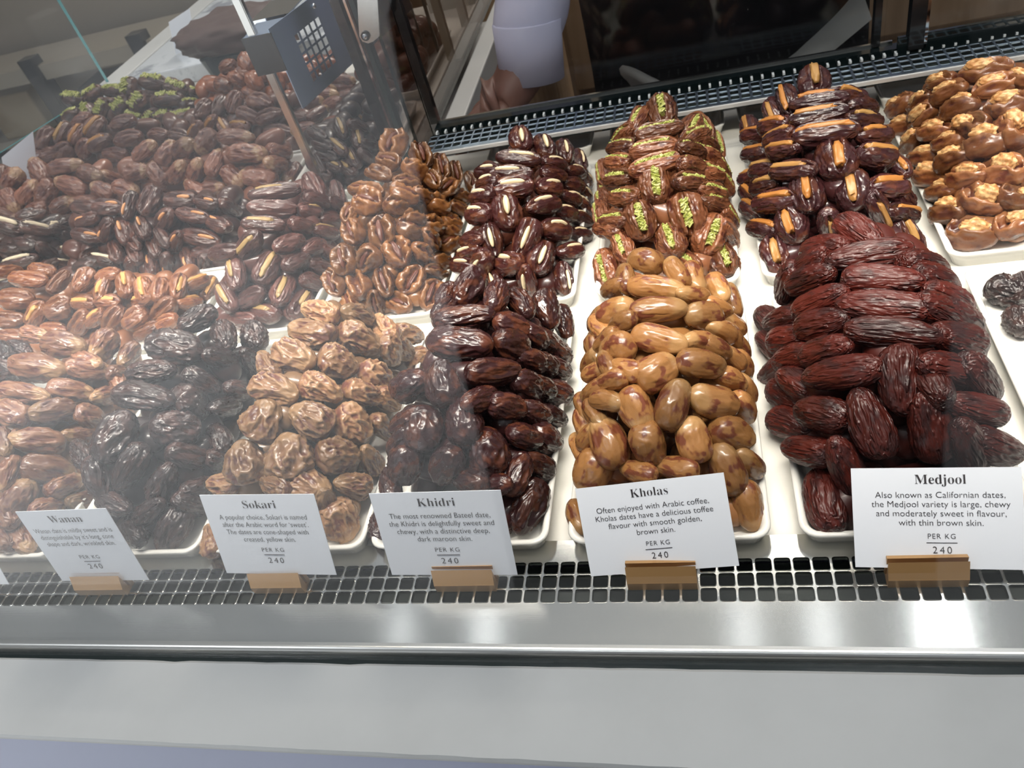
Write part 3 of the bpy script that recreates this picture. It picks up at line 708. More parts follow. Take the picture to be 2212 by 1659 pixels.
def build_heaps():
    rs = random.Random(11)
    for h in HEAPS:
        K = KIND[h['kd']]; f = h['f']
        rows = sorted(h['rows'], key=lambda r: r[1])
        # rows of the heap, top to bottom, then left to right
        lines, cur = [], []
        meanw = sum(min(r[3], r[4]) for r in rows) / len(rows)
        for r in rows:
            if cur and r[1] - cur[0][1] > meanw * 0.95: lines.append(cur); cur = []
            cur.append(r)
        lines.append(cur)
        for li, line in enumerate(lines):
            line.sort(key=lambda r: r[0])
            for ci, (px, py, ang, ln, wd, filled) in enumerate(line):
                P = strike(f, px, py)
                V = P - CAM; dist = float(V @ CF); Vn = V / np.linalg.norm(V)
                m = dist / FPX
                e = 0.007
                N = np.array([-(f(P[0] + e, P[1]) - f(P[0] - e, P[1])) / (2 * e), -(f(P[0], P[1] + e) - f(P[0], P[1] - e)) / (2 * e), 1.0])
                N[0] = max(-2.5, min(2.5, N[0])); N[1] = max(-2.5, min(2.5, N[1])); N /= np.linalg.norm(N)
                a = math.radians(ang)
                A = CR * math.cos(a) - CU * math.sin(a)
                A = A - Vn * (A @ Vn); A /= np.linalg.norm(A)
                vn = float(Vn @ N)
                lam = -float(A @ N) / vn if abs(vn) > 0.15 else 0.0
                lam = max(-0.9, min(0.9, lam))
                L2, W2 = ln * m, wd * m
                if W2 > L2 * 1.05 and False: pass
                T = A + Vn * lam; T /= np.linalg.norm(T)
                sn2 = max(0.15, 1 - float(T @ Vn) ** 2)
                Ln = math.sqrt(max(1e-8, (L2 * L2 - W2 * W2 * (1 - sn2)) / sn2)) if L2 * L2 > W2 * W2 * (1 - sn2) else L2
                nom = K['L']
                if Ln < nom * 0.72:                       # points towards the viewer: restore its length in depth
                    want = nom * 0.8
                    c2 = min(0.6, max(0.0, 1 - (L2 / want) ** 2))
                    sg = -1.0 if lam <= 0.05 and abs(ang) < 40 else (1.0 if lam > 0 else -1.0)
                    T = A * math.sqrt(1 - c2) + Vn * sg * math.sqrt(c2); Ln = want
                Ln = min(Ln, nom * 1.35); Wd = min(W2, Ln * 0.85, nom * 0.72); Wd = max(Wd, nom * 0.36)
                # filling side: outwards and up, square to the long axis
                if abs(ang) < 45: Zd = np.array([0, 0, 1.0]) + N * 0.30 - Vn * 0.12
                else: Zd = N * 0.8 + np.array([0, 0, 0.3]) - Vn * 0.3
                Zd = Zd + np.array([rs.uniform(-.3, .3), rs.uniform(-.2, .2), rs.uniform(-.2, .2)])
                T = T / np.linalg.norm(T)
                if rs.random() < 0.5: T = -T
                Zd = Zd - T * float(Zd @ T); Zd /= np.linalg.norm(Zd)
                Yd = np.cross(Zd, T)
                C = P + Vn * Wd * 0.42
                mi = rs.randrange(len(MESH[h['kd']]))
                nm = K['obj']
                o = bpy.data.objects.new(nm, MESH[h['kd']][mi]); COL.objects.link(o)
                s = (Ln / 2 * 1.02, Wd / 2 * 1.04, Wd / 2 * rs.uniform(0.90, 1.02))
                if not K['fill']:
                    ro = rs.uniform(0, 2 * PI); Zr = Zd * math.cos(ro) + Yd * math.sin(ro); Yr = np.cross(Zr, T)
                else: Zr, Yr = Zd, Yd
                o.matrix_world = Matrix(((T[0] * s[0], Yr[0] * s[1], Zr[0] * s[2], C[0]), (T[1] * s[0], Yr[1] * s[1], Zr[1] * s[2], C[1]), (T[2] * s[0], Yr[2] * s[1], Zr[2] * s[2], C[2]), (0, 0, 0, 1)))
                if K['fill'] and filled and (h['kd'] not in ('almond', 'pecan', 'strip', 'pistachio', 'apricot') or r_skip(px, py, wd > 40 and h['kd'] != 'pecan')):
                    c = bpy.data.objects.new(K['fill'], FILL[K['fill']][rs.randrange(4)]); COL.objects.link(c); c.parent = o
                    if h['kd'] == 'darkpist': c.scale = (1.1, 1.9, 1.12)
                pose = 'crosswise' if abs(ang) <= 25 and ln > wd * 1.3 else ('upright' if abs(ang) >= 58 and ln > wd * 1.15 else ('slanting' if ln > wd * 1.25 else 'stubby'))
                if len(lines) == 1: place = f'{ORD[ci + 1]} from the left'
                elif li == 0 and len(line) == 1: place = 'topmost of its heap'
                else:
                    place = ('top row' if li == 0 else 'bottom row' if li == len(lines) - 1 else f'{ORD[li + 1]} row down')
                    place += f', {ORD[ci + 1]} from left' if len(line) > 1 else ', alone'
                tag(o, f"{pose} {h['desc']} {h['where']}, {place}", 'date', f"{h['desc']}s {h['where']}")
        # dates further inside the heap, seen only through the gaps
        x0, x1, y0, y1 = h['box']; v, fcs = ICO[2]
        base = np.array([q.co[:] for q in LOW[h['kd']].vertices]); fl = [tuple(p.vertices) for p in LOW[h['kd']].polygons]
        VV, FF = [], []
        st = K['L'] * 0.62
        nx_, ny_ = max(2, int((x1 - x0 - 0.02) / st)), max(2, int((y1 - y0 - 0.02) / st))
        for i in range(nx_):
            for j in range(ny_):
                x = x0 + 0.015 + (x1 - x0 - 0.030) * (i + 0.5) / nx_ + rs.uniform(-.003, .003); y = y0 + 0.015 + (y1 - y0 - 0.030) * (j + 0.5) / ny_ + rs.uniform(-.003, .003)
                top = min(f(x + dx, y + dy) for dx in (-.006, 0, .006) for dy in (-.006, 0, .006)) - 0.019
                z = -0.002
                while z < max(top, -0.001):
                    R = Matrix.Rotation(rs.uniform(0, PI), 3, 'Z') @ Matrix.Rotation(rs.uniform(-.4, .4), 3, 'Y')
                    sc_ = np.array([K['L'] * 0.46, K['L'] * 0.26, K['L'] * 0.26])
                    q = (base * sc_) @ np.array(R).T + np.array([x, y, z])
                    k0 = len(VV) * len(base); FF += [tuple(t + k0 for t in p) for p in fl]; VV.append(q)
                    z += 0.017
        if VV:
            me = bpy.data.meshes.new('dates'); me.from_pydata(np.concatenate(VV).tolist(), [], FF); me.materials.append(K['mat'])
            me.polygons.foreach_set('use_smooth', [True] * len(me.polygons)); me.update()
            o = obj(K['obj'] + '_heap', me)
            tag(o, f"shadowed inner dates of the heap of {h['desc']}s {h['where']}", 'dates', None, 'stuff')


# ---- front row
C4 = (1200, 500, 2.37)
heap('kholas', 'golden date', 'behind the Kholas card', (-0.0145, 0.1005, -0.002, 0.205), 0.072, 0.085, 0.03, C4, [
 (462,155,20,190,150),(620,215,60,170,120),(712,235,70,150,115),(828,290,60,150,120),(905,355,75,190,110),(360,240,80,140,70),(300,290,-30,130,100),
 (515,290,8,310,130),(310,410,-25,180,150),(340,470,-30,120,110),(522,400,-3,300,130),(755,435,10,200,150),(825,390,25,160,100),(700,325,5,110,60),
 (905,470,40,110,80),(845,510,30,120,120),(905,545,60,120,70),(530,555,12,300,140),(318,600,-20,160,160),(262,560,-40,90,90),(220,450,-60,100,60),
 (240,495,50,90,60),(210,540,-60,80,60),(204,605,70,90,60),(730,565,5,130,90),(820,600,25,130,110),(900,650,40,110,110),(937,585,60,90,60),(955,685,60,90,70),
 (748,680,8,250,150),(361,710,15,120,120),(515,720,-35,230,190),(215,715,-20,100,90),(275,690,60,110,80),(185,665,-60,70,70),(286,770,-20,130,80),
 (205,815,-30,120,110),(900,760,25,140,110),(970,805,60,100,90),(805,870,15,260,180),(265,870,10,150,120),(412,910,70,260,180),(603,890,-70,290,185),
 (960,900,60,150,120),(205,935,60,100,90),(150,985,70,90,60),(155,905,70,80,50),(180,1045,-50,160,110),(270,1080,65,290,190),(475,1090,75,220,190),
 (705,1070,75,250,190),(900,1040,25,240,180),(130,1105,60,90,60),(190,1225,-60,210,190),(425,1230,15,180,110),(620,1210,10,230,110),(880,1220,70,290,170),
 (990,1190,50,150,120),(985,1400,75,270,160),(110,1460,75,180,100)])
heap('khidri', 'maroon date', 'behind the Khidri card', (-0.1425, -0.0270, -0.002, 0.208), 0.072, 0.085, 0.03, (800, 550, 2.552), [
 (540,185,-55,240,170),(695,235,-70,170,140),(830,270,50,180,130),(972,300,75,230,140),(1065,370,75,190,110),(418,230,-60,130,70),(415,300,-45,110,80),
 (515,345,-8,350,130),(490,490,4,370,180),(780,400,20,200,160),(770,500,20,190,170),(905,450,35,110,130),(970,470,40,120,110),(1040,535,50,110,100),
 (890,580,20,110,120),(960,600,30,110,110),(1030,630,30,110,110),(675,645,-3,320,150),(860,720,30,110,150),(935,730,25,120,120),(1020,760,20,110,140),
 (400,715,80,280,200),(755,840,12,220,150),(904,875,20,160,140),(1000,890,25,120,110),(520,930,75,250,210),(225,720,-30,200,180),(290,960,80,270,220),
 (650,1090,75,290,220),(850,1000,15,190,140),(965,1010,30,110,150),(420,1160,-60,200,170),(190,1160,-70,220,180),(800,1210,-65,270,160),(930,1165,30,130,130),
 (550,1250,10,130,70),(870,1390,-65,330,190),(195,920,-30,150,120),(169,1040,-60,150,110),(110,1270,80,120,80),(680,1270,0,120,60),(45,1500,80,140,60),(600,800,-20,200,120)])
heap('medjool', 'large red date', 'behind the Medjool card', (0.1150, 0.2360, -0.002, 0.222), 0.070, 0.085, 0.03, (1612, 450, 2.2117), [
 (540,120,35,260,150),(375,200,-15,190,130),(595,225,-8,400,140),(845,275,15,140,60),(650,345,2,380,140),(906,345,25,140,120),(310,340,-20,210,120),
 (205,360,-70,190,110),(305,265,-30,120,70),(655,470,4,430,140),(960,435,25,130,90),(350,455,-25,280,130),(930,490,20,150,110),(1010,525,40,100,80),
 (360,555,-15,260,140),(185,530,-15,150,130),(120,550,50,120,90),(700,595,5,450,160),(1010,625,15,200,130),(385,680,-15,220,130),(205,625,-15,160,100),
 (135,660,40,110,80),(240,720,-15,130,100),(150,780,-40,110,110),(450,790,-8,370,130),(960,775,15,250,180),(1110,820,55,160,110),(250,835,30,130,120),
 (195,900,30,110,120),(740,820,85,360,230),(365,985,12,250,170),(215,1030,20,150,130),(590,1030,70,370,200),(880,1040,78,340,200),(1090,960,12,260,130),
 (1060,1130,65,230,170),(300,1160,10,230,160),(480,1240,65,300,160),(1180,1140,20,180,170),(375,1395,75,310,180),(882,830,60,160,140)])
heap('sokari', 'tan date', 'behind the Sokari card', (-0.2620, -0.1470, -0.002, 0.208), 0.071, 0.085, 0.03, (400, 650, 3.017), [
 (880,80,15,260,150),(1110,90,20,180,150),(820,205,12,320,170),(1300,180,60,190,150),(1130,255,25,300,200),(1340,330,60,180,140),(715,360,25,280,200),
 (1000,395,20,280,190),(1460,220,10,190,130),(1420,320,40,130,100),(1540,370,-10,150,130),(590,580,15,320,190),(890,570,25,310,190),(1245,490,30,200,170),
 (1175,600,15,290,170),(510,780,-60,300,260),(820,770,30,310,210),(1100,810,25,290,210),(1290,830,50,150,130),(1320,650,40,160,110),(400,1050,80,310,230),
 (685,1010,75,330,290),(1005,1005,5,310,200),(1210,1030,60,150,110),(250,1190,0,170,150),(830,1210,20,260,200),(1090,1200,10,260,150),(590,1210,20,150,90),
 (1010,1430,60,290,230),(170,1560,80,150,90),(920,1320,70,180,100),(540,420,60,120,90)])
CW = (0, 750, 3.017)
def cv(rows, a, b_): return [((a[0] + r[0] / a[2] - b_[0]) * b_[2], (a[1] + r[1] / a[2] - b_[1]) * b_[2], r[2], r[3] * b_[2] / a[2], r[4] * b_[2] / a[2], *r[5:]) for r in rows]
C0 = (0, 400, 3.687)
heap('wanan', 'black-brown date', 'right of the Wanan card', (-0.3850, -0.2700, -0.002, 0.208), 0.066, 0.085, 0.03, CW, cv([
 (1570,1070,-30,320,200),(1400,1300,10,430,260),(1790,1200,70,190,180),(2020,1200,65,200,190),(1750,1380,15,260,170),(2000,1400,50,190,150),(1210,1490,-5,370,190),(1610,1560,30,330,170)], C0, CW) + [
 (940,320,8,390,190),(1250,370,30,210,210),(760,580,-60,370,240),(1140,530,5,320,220),(1460,390,-10,190,130),(1560,280,10,160,90),(640,850,75,300,160),(850,780,-60,340,170),
 (1220,710,10,270,160),(1060,890,-65,270,190),(1430,600,70,200,150),(1430,750,20,130,90),(1290,920,-10,180,120),(980,1070,-40,200,130),(750,1020,20,180,100),(880,1190,60,180,130),
 (1130,1180,-65,350,210),(1250,1020,20,150,130),(540,700,60,130,140)])
heap('light', 'light brown date', 'left of the Wanan card', (-0.5080, -0.3930, -0.002, 0.215), 0.062, 0.085, 0.03, CW, [
 (250,135,8,350,190),(580,145,5,290,140),(780,190,20,130,120),(150,305,8,320,160),(460,285,10,290,150),(680,320,-10,140,110),(340,420,-8,290,150),(80,430,25,240,170),
 (590,460,25,190,150),(235,610,5,350,170),(510,590,8,200,130),(310,800,10,340,190),(60,820,-70,260,140),(130,980,-55,280,190),(420,900,-20,250,140),(310,1050,-10,200,120),
 (540,1000,0,190,120),(150,1250,60,200,140),(40,1080,60,200,140),(20,620,70,170,100),(40,1230,60,150,110)] + cv([
 (510,1270,10,330,190),(820,1280,-50,290,210),(1020,1350,-50,240,150),(280,1190,10,180,130),(930,1540,60,150,130),(700,1400,20,200,140)], C0, CW))
heap('wanan', 'black date', 'cut by the left edge', (-0.6300, -0.5150, -0.002, 0.215), 0.055, 0.085, 0.03, C0, [
 (40,1340,60,170,120),(130,1390,10,160,110),(30,1440,20,150,110),(60,1520,-10,170,110),(20,1600,30,160,120),(150,1310,20,120,80)])
# ---- second row
heap('pecan', 'pecan-filled date', 'in the pecan tray', (-0.2630, -0.1480, 0.238, 0.452), 0.068, 0.085, 0.03, (800, 250, 3.318), [
 (170,210,-60,240,200),(360,290,70,200,150),(495,370,75,200,120),(130,330,10,200,140),(320,390,15,190,150),(610,415,75,170,110),(720,480,75,170,90),(60,420,15,200,110),
 (265,480,12,200,110),(440,460,50,110,110),(550,520,-40,150,130),(240,570,15,230,160),(380,570,40,150,110),(190,660,15,170,150),(490,640,25,150,150),(650,580,20,130,110),
 (640,660,30,120,100),(320,740,15,140,120),(450,790,30,140,140),(590,760,20,160,90),(280,820,25,190,170),(430,890,60,170,120),(570,830,20,140,110),(565,920,-20,150,150),
 (370,990,50,160,130),(510,1050,20,150,120),(470,1120,20,150,100),(430,1280,-70,230,170),(300,1180,-60,250,180)] + cv([
 (1255,230,10,300,130),(1270,330,10,210,230),(1130,410,-60,170,130),(1160,550,70,230,180),(1385,560,80,270,220),(1090,770,75,260,190),(1280,770,-70,210,200),(1510,720,60,240,230),
 (1010,960,70,240,170),(1205,980,60,200,200),(1400,960,70,230,160),(1340,1120,75,200,130),(1520,1130,20,180,160),(1130,1110,70,130,120)], (450, 350, 3.687), (800, 250, 3.318)))
heap('almond', 'almond-filled date', 'in the almond tray', (-0.1440, -0.0290, 0.236, 0.452), 0.068, 0.085, 0.03, (800, 250, 3.318), [
 (1080,170,80,150,170),(1250,230,70,150,160),(1390,260,75,150,130),(1500,320,75,140,100),(1060,310,5,340,130),(1320,340,10,200,100),(1010,420,0,330,130),(1310,420,10,210,110),
 (840,400,-10,140,110),(1015,520,-5,330,180),(1280,520,5,210,140),(1470,400,20,150,110),(1450,500,15,140,120),(1430,590,15,140,110),(1535,450,60,140,90),(1535,560,60,110,90),
 (805,580,-10,130,140),(975,700,80,240,230),(1240,640,-12,260,150),(780,710,-5,180,160),(1400,700,15,150,110),(1520,640,40,100,90),(1510,740,20,110,120),(870,890,75,260,170),
 (1120,880,-70,310,190),(1330,820,10,240,160),(730,890,-10,120,120),(1500,850,10,130,110),(1220,1020,-70,250,200),(1430,970,-5,210,130),(1000,1060,0,170,180),(800,1060,-70,170,170),
 (670,1070,0,110,130),(1390,1170,80,260,140),(1120,1180,80,220,150),(890,1190,70,120,80),(710,980,-20,110,110),(840,480,-20,140,80)])
heap('pistachio', 'pistachio-filled date', 'in the pistachio tray', (-0.0130, 0.1020, 0.238, 0.452), 0.068, 0.085, 0.03, (1200, 180, 3.318), [
 (765,205,80,200,210),(740,340,-12,370,140),(590,270,-60,150,130),(975,320,-60,130,120),(1000,390,-25,170,110),(1060,330,55,150,110),(1150,450,75,220,110),(490,380,-50,110,100),
 (475,460,-8,210,120),(705,470,-10,370,160),(970,480,15,210,130),(1085,440,40,100,90),(450,570,0,190,110),(710,590,-15,390,170),(985,600,15,210,130),(1110,530,35,110,110),
 (450,690,-10,180,140),(965,710,5,240,150),(1110,650,20,110,120),(1180,620,60,130,90),(710,730,85,290,260),(490,820,-5,200,150),(610,985,75,300,240),(944,940,75,340,260),
 (420,990,-10,180,130),(1120,780,20,130,110),(1140,870,20,160,120),(1200,720,60,110,80),(350,640,80,100,60),(355,740,80,100,60),(345,850,80,100,60),(330,930,80,90,60),
 (480,1160,70,250,140),(820,1130,70,230,200),(1100,1090,-70,320,240),(1240,1080,60,160,90),(370,1330,75,300,190),(1200,1270,70,270,200),(940,1275,30,150,100),(380,1050,10,150,120),(1230,960,60,100,70)])
heap('apricot', 'dark peel-filled date', 'in the peel tray', (0.1150, 0.2310, 0.238, 0.452), 0.070, 0.085, 0.03, (1560, 100, 3.318), [
 (660,265,80,210,220),(470,395,75,150,150),(370,480,70,120,120),(700,390,-8,420,110),(690,500,-10,420,140),(740,630,-8,460,180),(1000,430,8,220,110),(1010,540,8,230,110),
 (1080,640,-5,210,130),(1100,790,8,280,190),(375,570,-10,190,110),(240,640,-10,160,140),(410,650,-25,170,120),(200,590,75,180,80),(245,770,-10,130,130),(440,740,-10,150,120),
 (510,890,-5,340,150),(815,820,80,270,270),(300,880,-10,140,130),(225,940,-15,120,120),(310,1000,-15,160,120),(610,1050,80,310,220),(930,1040,80,270,230),(1180,1010,-3,250,200),
 (380,1110,-8,330,180),(220,1070,40,110,110),(1120,1180,65,290,140),(500,1280,70,270,230),(1290,1200,10,190,150),(300,1310,10,190,130),(1330,1370,65,330,190),(400,1490,75,270,220),
 (770,1290,80,150,120),(1250,860,40,110,80),(900,370,20,120,80),(1290,1080,60,110,90),(230,1180,30,110,90)])
heap('chestnut', 'nut-filled date', 'in the nut tray', (0.2435, 0.3800, 0.238, 0.452), 0.066, 0.085, 0.03, (1850, 100, 3.318), [
 (600,265,-20,120,120),(660,340,-25,260,150),(930,180,-10,360,180),(1010,290,-15,330,160),(1090,430,-12,320,200),(320,430,-40,190,150),(460,400,-40,170,130),(330,580,-10,190,150),
 (470,500,-45,210,150),(740,450,-20,240,170),(560,610,-10,210,150),(410,690,-50,170,150),(820,580,-15,240,190),(660,690,-20,210,140),(490,790,-10,210,140),(930,700,-15,280,230),
 (700,810,-20,230,180),(540,930,5,230,180),(790,940,-10,250,170),(1130,600,30,200,240),(610,1040,-10,170,120),(1050,900,0,280,250),(660,1190,-5,260,200),(900,1110,10,330,240),
 (825,1350,0,350,230),(1150,1100,20,160,180),(1120,1280,-20,230,220),(1170,250,10,150,120)])
CL = (450, 350, 3.687)
heap('lemon', 'peel-striped brown date', 'left of the pecan tray', (-0.3870, -0.2720, 0.238, 0.452), 0.066, 0.085, 0.03, CL, [
 (840,200,60,230,170),(1030,250,75,170,110),(870,300,15,230,130),(530,240,-8,420,130,1),(510,370,3,400,140),(440,500,3,340,130,1),(750,510,15,210,140),(1030,340,30,110,110),
 (810,400,10,150,80,1),(980,470,10,150,110),(640,650,-20,240,160),(930,560,10,150,90,1),(330,660,-50,240,170,1),(840,680,-20,140,130),(470,850,-60,270,190,1),(700,800,-20,170,160),
 (960,720,30,140,120),(900,840,20,160,120),(220,890,80,240,170,1),(590,1030,-65,230,190,1),(150,1080,60,240,170,1),(350,1080,-30,170,160),(840,960,15,210,140),(740,1140,-55,230,180,1),
 (460,1200,10,170,170,1),(280,1260,0,130,120),(130,720,-10,260,140)], fillall=False)
# ---- left section: trays turned sideways
heap('orange', 'orange-peel date', 'in the low orange heap', (-0.652, -0.396, 0.226, 0.345), 0.046, 0.07, 0.02, C0, [
 (230,750,5,280,140),(470,770,-50,230,120),(670,760,-60,230,160),(830,820,-70,220,140,1),(1010,790,80,190,160,1),(130,910,0,270,180),(300,1030,-60,220,160,1),(480,980,-20,240,200),
 (670,940,0,150,110,1),(860,930,5,210,100,1),(1150,830,80,170,140,1),(1280,830,-80,170,150),(1420,810,-75,190,140,1),(1560,780,-20,220,110,1),(1660,820,-60,190,130,1),(640,1090,-60,190,150),
 (760,1060,-40,150,110,1),(910,1070,-60,240,170),(1090,1060,-35,250,190),(1310,990,-45,220,170),(1150,910,-20,150,100,1),(1500,930,-5,200,90,1),(1180,1160,-30,220,120),(1320,1100,-30,200,120),
 (80,1070,0,220,140),(100,1210,0,190,140),(430,1150,0,170,80),(60,690,-10,220,120),(860,720,-10,180,90),(340,680,10,200,100)], 'gable', False)
heap('roast', 'dark brown date', 'in the roasted-almond heap', (-0.650, -0.392, 0.350, 0.466), 0.066, 0.085, 0.03, C0, [
 (860,180,0,250,140,1),(1030,160,-75,240,130,1),(1200,130,-65,260,170),(1440,120,0,250,150,1),(1650,140,10,140,110,1),(1830,180,30,180,120,1),(1540,240,10,260,120,1),(700,280,-20,180,110,1),
 (690,400,10,230,110,1),(850,360,-70,190,130,1),(1000,380,70,180,150,1),(1140,340,70,160,120,1),(1320,280,-60,180,150,1),(1740,310,20,180,130,1),(1600,420,12,310,140,1),(1400,450,-60,170,110,1),
 (920,530,70,150,110),(1080,540,70,170,130),(1230,490,70,160,110),(1500,590,80,170,110,1),(1340,630,80,130,100,1),(1210,640,80,140,110,1),(900,650,80,130,90,1),(1050,660,80,110,90),
 (1650,540,-5,260,130),(700,180,5,260,130),(1300,420,60,150,120),(1060,450,50,150,120),(1640,640,80,140,100,1)], 'gable', False)
heap('coconut', 'dark coconut-filled date', 'at the far left', (-0.885, -0.634, 0.350, 0.466), 0.066, 0.085, 0.03, C0, [
 (70,320,15,250,150,1),(290,350,12,250,130,1),(460,360,10,150,130,1),(200,470,5,180,110),(90,500,0,180,110),(370,520,40,150,120),(560,540,5,230,130,1),(730,560,-30,190,110),(160,610,-15,280,120,1),
 (410,640,-10,170,110),(530,290,-20,150,100),(40,780,-20,180,100,1),(250,240,-10,220,110),(130,700,10,220,110,1),(330,700,-10,200,110),(520,650,10,200,110,1),(690,640,-20,190,100),(820,600,10,180,110,1),(300,790,10,200,100),(570,420,20,180,110)], 'gable', False)
CB = (0, 0, 3.16)
heap('longb', 'rosy brown date', 'left of the steel post', (-0.648, -0.392, 0.474, 0.590), 0.064, 0.085, 0.03, CB, [
 (1610,940,0,250,120),(1410,970,-55,200,140),(1260,1020,-45,160,140),(1140,1050,-60,210,130),(990,1030,-40,190,110),(1690,1050,3,270,150),(1470,1110,-70,190,120),(1910,1040,10,160,110),
 (1340,1160,-70,150,110),(1210,1170,-60,160,120),(940,1180,-15,180,130),(1080,1190,50,150,140),(1760,1210,5,260,150),(1590,1210,40,120,140),(1990,1200,-60,190,140),(1880,1120,10,130,110),
 (1460,1280,0,120,110),(1900,1290,5,160,100),(860,1290,10,160,110),(700,1300,30,170,110),(1330,1290,40,150,110)], 'gable')
heap('longb', 'rosy brown date', 'at the left edge', (-0.885, -0.634, 0.474, 0.590), 0.062, 0.085, 0.03, CB, [
 (450,1140,-12,230,120),(90,1220,-50,140,130),(270,1170,60,200,130),(20,1210,80,170,110),(620,1190,15,140,110),(490,1270,20,220,120),(200,1310,-60,180,110),(320,1320,-60,180,140),
 (80,1370,60,180,130),(760,1220,20,160,100),(430,1400,-30,150,110),(590,1390,0,220,110),(60,1470,20,150,90),(250,1430,-20,170,100)], 'gable')
heap('strip', 'brown peel-topped date', 'left below the green heap', (-0.885, -0.634, 0.598, 0.714), 0.062, 0.085, 0.03, CB, [
 (310,950,-60,190,120,1),(430,910,-60,180,100,1),(530,920,-60,170,110,1),(650,870,-50,190,130,1),(840,840,-15,180,110),(690,980,-30,180,120,1),(580,1020,-60,130,110),(880,950,-15,200,120),
 (240,1070,-10,170,90,1),(440,1040,-50,140,130),(350,1060,-20,160,110),(790,1050,0,170,100),(560,830,-30,150,110)], 'gable', False)
heap('strip', 'brown peel-topped date', 'in the shaded middle heap', (-0.648, -0.392, 0.598, 0.714), 0.062, 0.085, 0.03, CB, [
 (1080,920,0,120,90),(1220,920,10,140,90),(1640,860,0,120,80,1),(1530,870,60,130,90,1),(1440,850,-60,130,90,1),(1340,890,-60,130,90,1),(1390,750,-60,150,110,1),(1500,730,-65,160,100,1),
 (1600,700,-70,170,110,1),(1780,700,15,180,130),(1840,800,-20,200,110),(1700,790,20,180,110),(1900,900,5,200,110)], 'gable', False)
heap('darkpist', 'green-topped dark date', 'by the white end ledge', (-0.885, -0.634, 0.722, 0.838), 0.064, 0.085, 0.03, CB, [
 (510,680,5,150,110),(640,640,-30,130,110),(780,620,0,150,90),(890,610,-80,140,130),(1050,560,5,190,110),(1200,600,20,160,120),(610,770,80,130,110),(700,740,-60,150,110),(830,720,-45,150,120),
 (960,700,-55,170,140),(1150,680,-3,200,110),(1290,720,0,130,100),(490,790,-30,120,90),(1030,800,-50,130,90),(1120,800,-10,150,100),(1240,800,-15,190,110),(1340,640,20,120,80),(920,800,20,120,80)], 'gable')
heap('red', 'rust-red date', 'beside the guard plate', (-0.648, -0.392, 0.722, 0.838), 0.072, 0.085, 0.03, CB, [
 (1560,460,-20,130,100),(1690,430,70,150,120),(1530,580,0,110,110),(1620,540,20,120,100),(1740,560,60,150,120),(1720,650,40,140,100),(1660,500,20,120,90),(1890,560,75,150,110),(1990,690,60,150,110)], 'gable')
CS = (560, 150, 5.53)
heap('rear', 'russet date', 'behind the guard plate', (-0.388, -0.272, 0.722, 0.930), 0.072, 0.085, 0.03, CS, [
 (780,290,5,330,130),(990,130,5,330,110),(1010,210,5,320,110),(620,420,-25,330,150),(1000,330,-15,300,130),(700,530,-30,300,130),(1050,470,-30,280,150),(530,720,-10,300,150),(870,420,-20,250,120),
 (1100,620,-20,260,140),(900,640,-5,250,130),(350,400,-30,250,130),(450,600,-10,260,130),(1330,420,10,260,160),(1290,250,10,240,160),(1350,560,15,200,130)])
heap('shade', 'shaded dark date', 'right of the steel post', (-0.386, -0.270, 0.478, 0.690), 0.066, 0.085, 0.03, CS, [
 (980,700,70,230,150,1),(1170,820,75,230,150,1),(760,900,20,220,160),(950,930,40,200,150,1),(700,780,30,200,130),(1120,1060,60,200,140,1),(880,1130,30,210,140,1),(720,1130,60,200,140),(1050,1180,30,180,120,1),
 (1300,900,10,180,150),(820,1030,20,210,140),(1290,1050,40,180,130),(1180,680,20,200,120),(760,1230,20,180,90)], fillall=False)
build_heaps()

# a few loose dates on the tray at the right edge
CE = (1612, 450, 2.2117)
for i, (px, py, ang, ln, wd, lab) in enumerate(((1255, 365, 20, 160, 150, 'black-brown date lying at the left of the sparse right tray'), (1330, 310, 60, 120, 90, 'upper black-brown date cut by the right edge, on the sparse tray'), (1320, 500, 75, 150, 130, 'lower black-brown date with a stalk, on the sparse right tray'))):
    P = U(CE[0] + px / CE[2], CE[1] + py / CE[2], z=0.004); m = float((P - CAM) @ CF) / FPX / CE[2]
    o = obj('dark_wrinkled_date', MESH['wanan'][i], None, None, tuple(P)); a = math.radians(ang)
    ax = U(CE[0] + px / CE[2] + 20 * math.cos(a), CE[1] + py / CE[2] + 20 * math.sin(a), z=0.004) - P
    o.rotation_euler = (0.3 * i, 0, math.atan2(ax[1], ax[0])); o.scale = (ln * m * 0.6, wd * m * 0.52, wd * m * 0.48)
    o.location.z = -0.011 + wd * m * 0.45
    tag(o, lab, 'date', 'loose dates on the right tray')

for x0, x1, nm in ((-0.6300, -0.5150, 'black dates cut by the left edge'), (-0.5080, -0.3930, 'light brown dates left of the Wanan card'), (-0.3850, -0.2700, 'black-brown dates right of the Wanan card'), (-0.2620, -0.1470, 'tan dates behind the Sokari card'), (-0.1430, -0.0265, 'maroon dates behind the Khidri card'), (-0.0149, 0.1005, 'golden dates behind the Kholas card'), (0.1150, 0.2320, 'large red dates behind the Medjool card')):
    tray(x0, x1, 0.0, 0.2200, f'white ceramic tray under the {nm}')
tray(0.2471, 0.3620, 0.0, 0.2200, 'white ceramic tray at the right edge, nearly empty with a few dark dates')
for x0, x1, nm in ((-0.3870, -0.2720, 'peel-striped brown dates'), (-0.2630, -0.1480, 'pecan-filled dates'), (-0.1445, -0.0280, 'almond-filled dates'), (-0.0125, 0.1005, 'pistachio-filled dates'), (0.1157, 0.2310, 'dark peel-filled dates'), (0.2430, 0.3800, 'nut-filled dates')):
    tray(x0, x1, 0.2342, 0.4535, f'white ceramic tray under the {nm}')
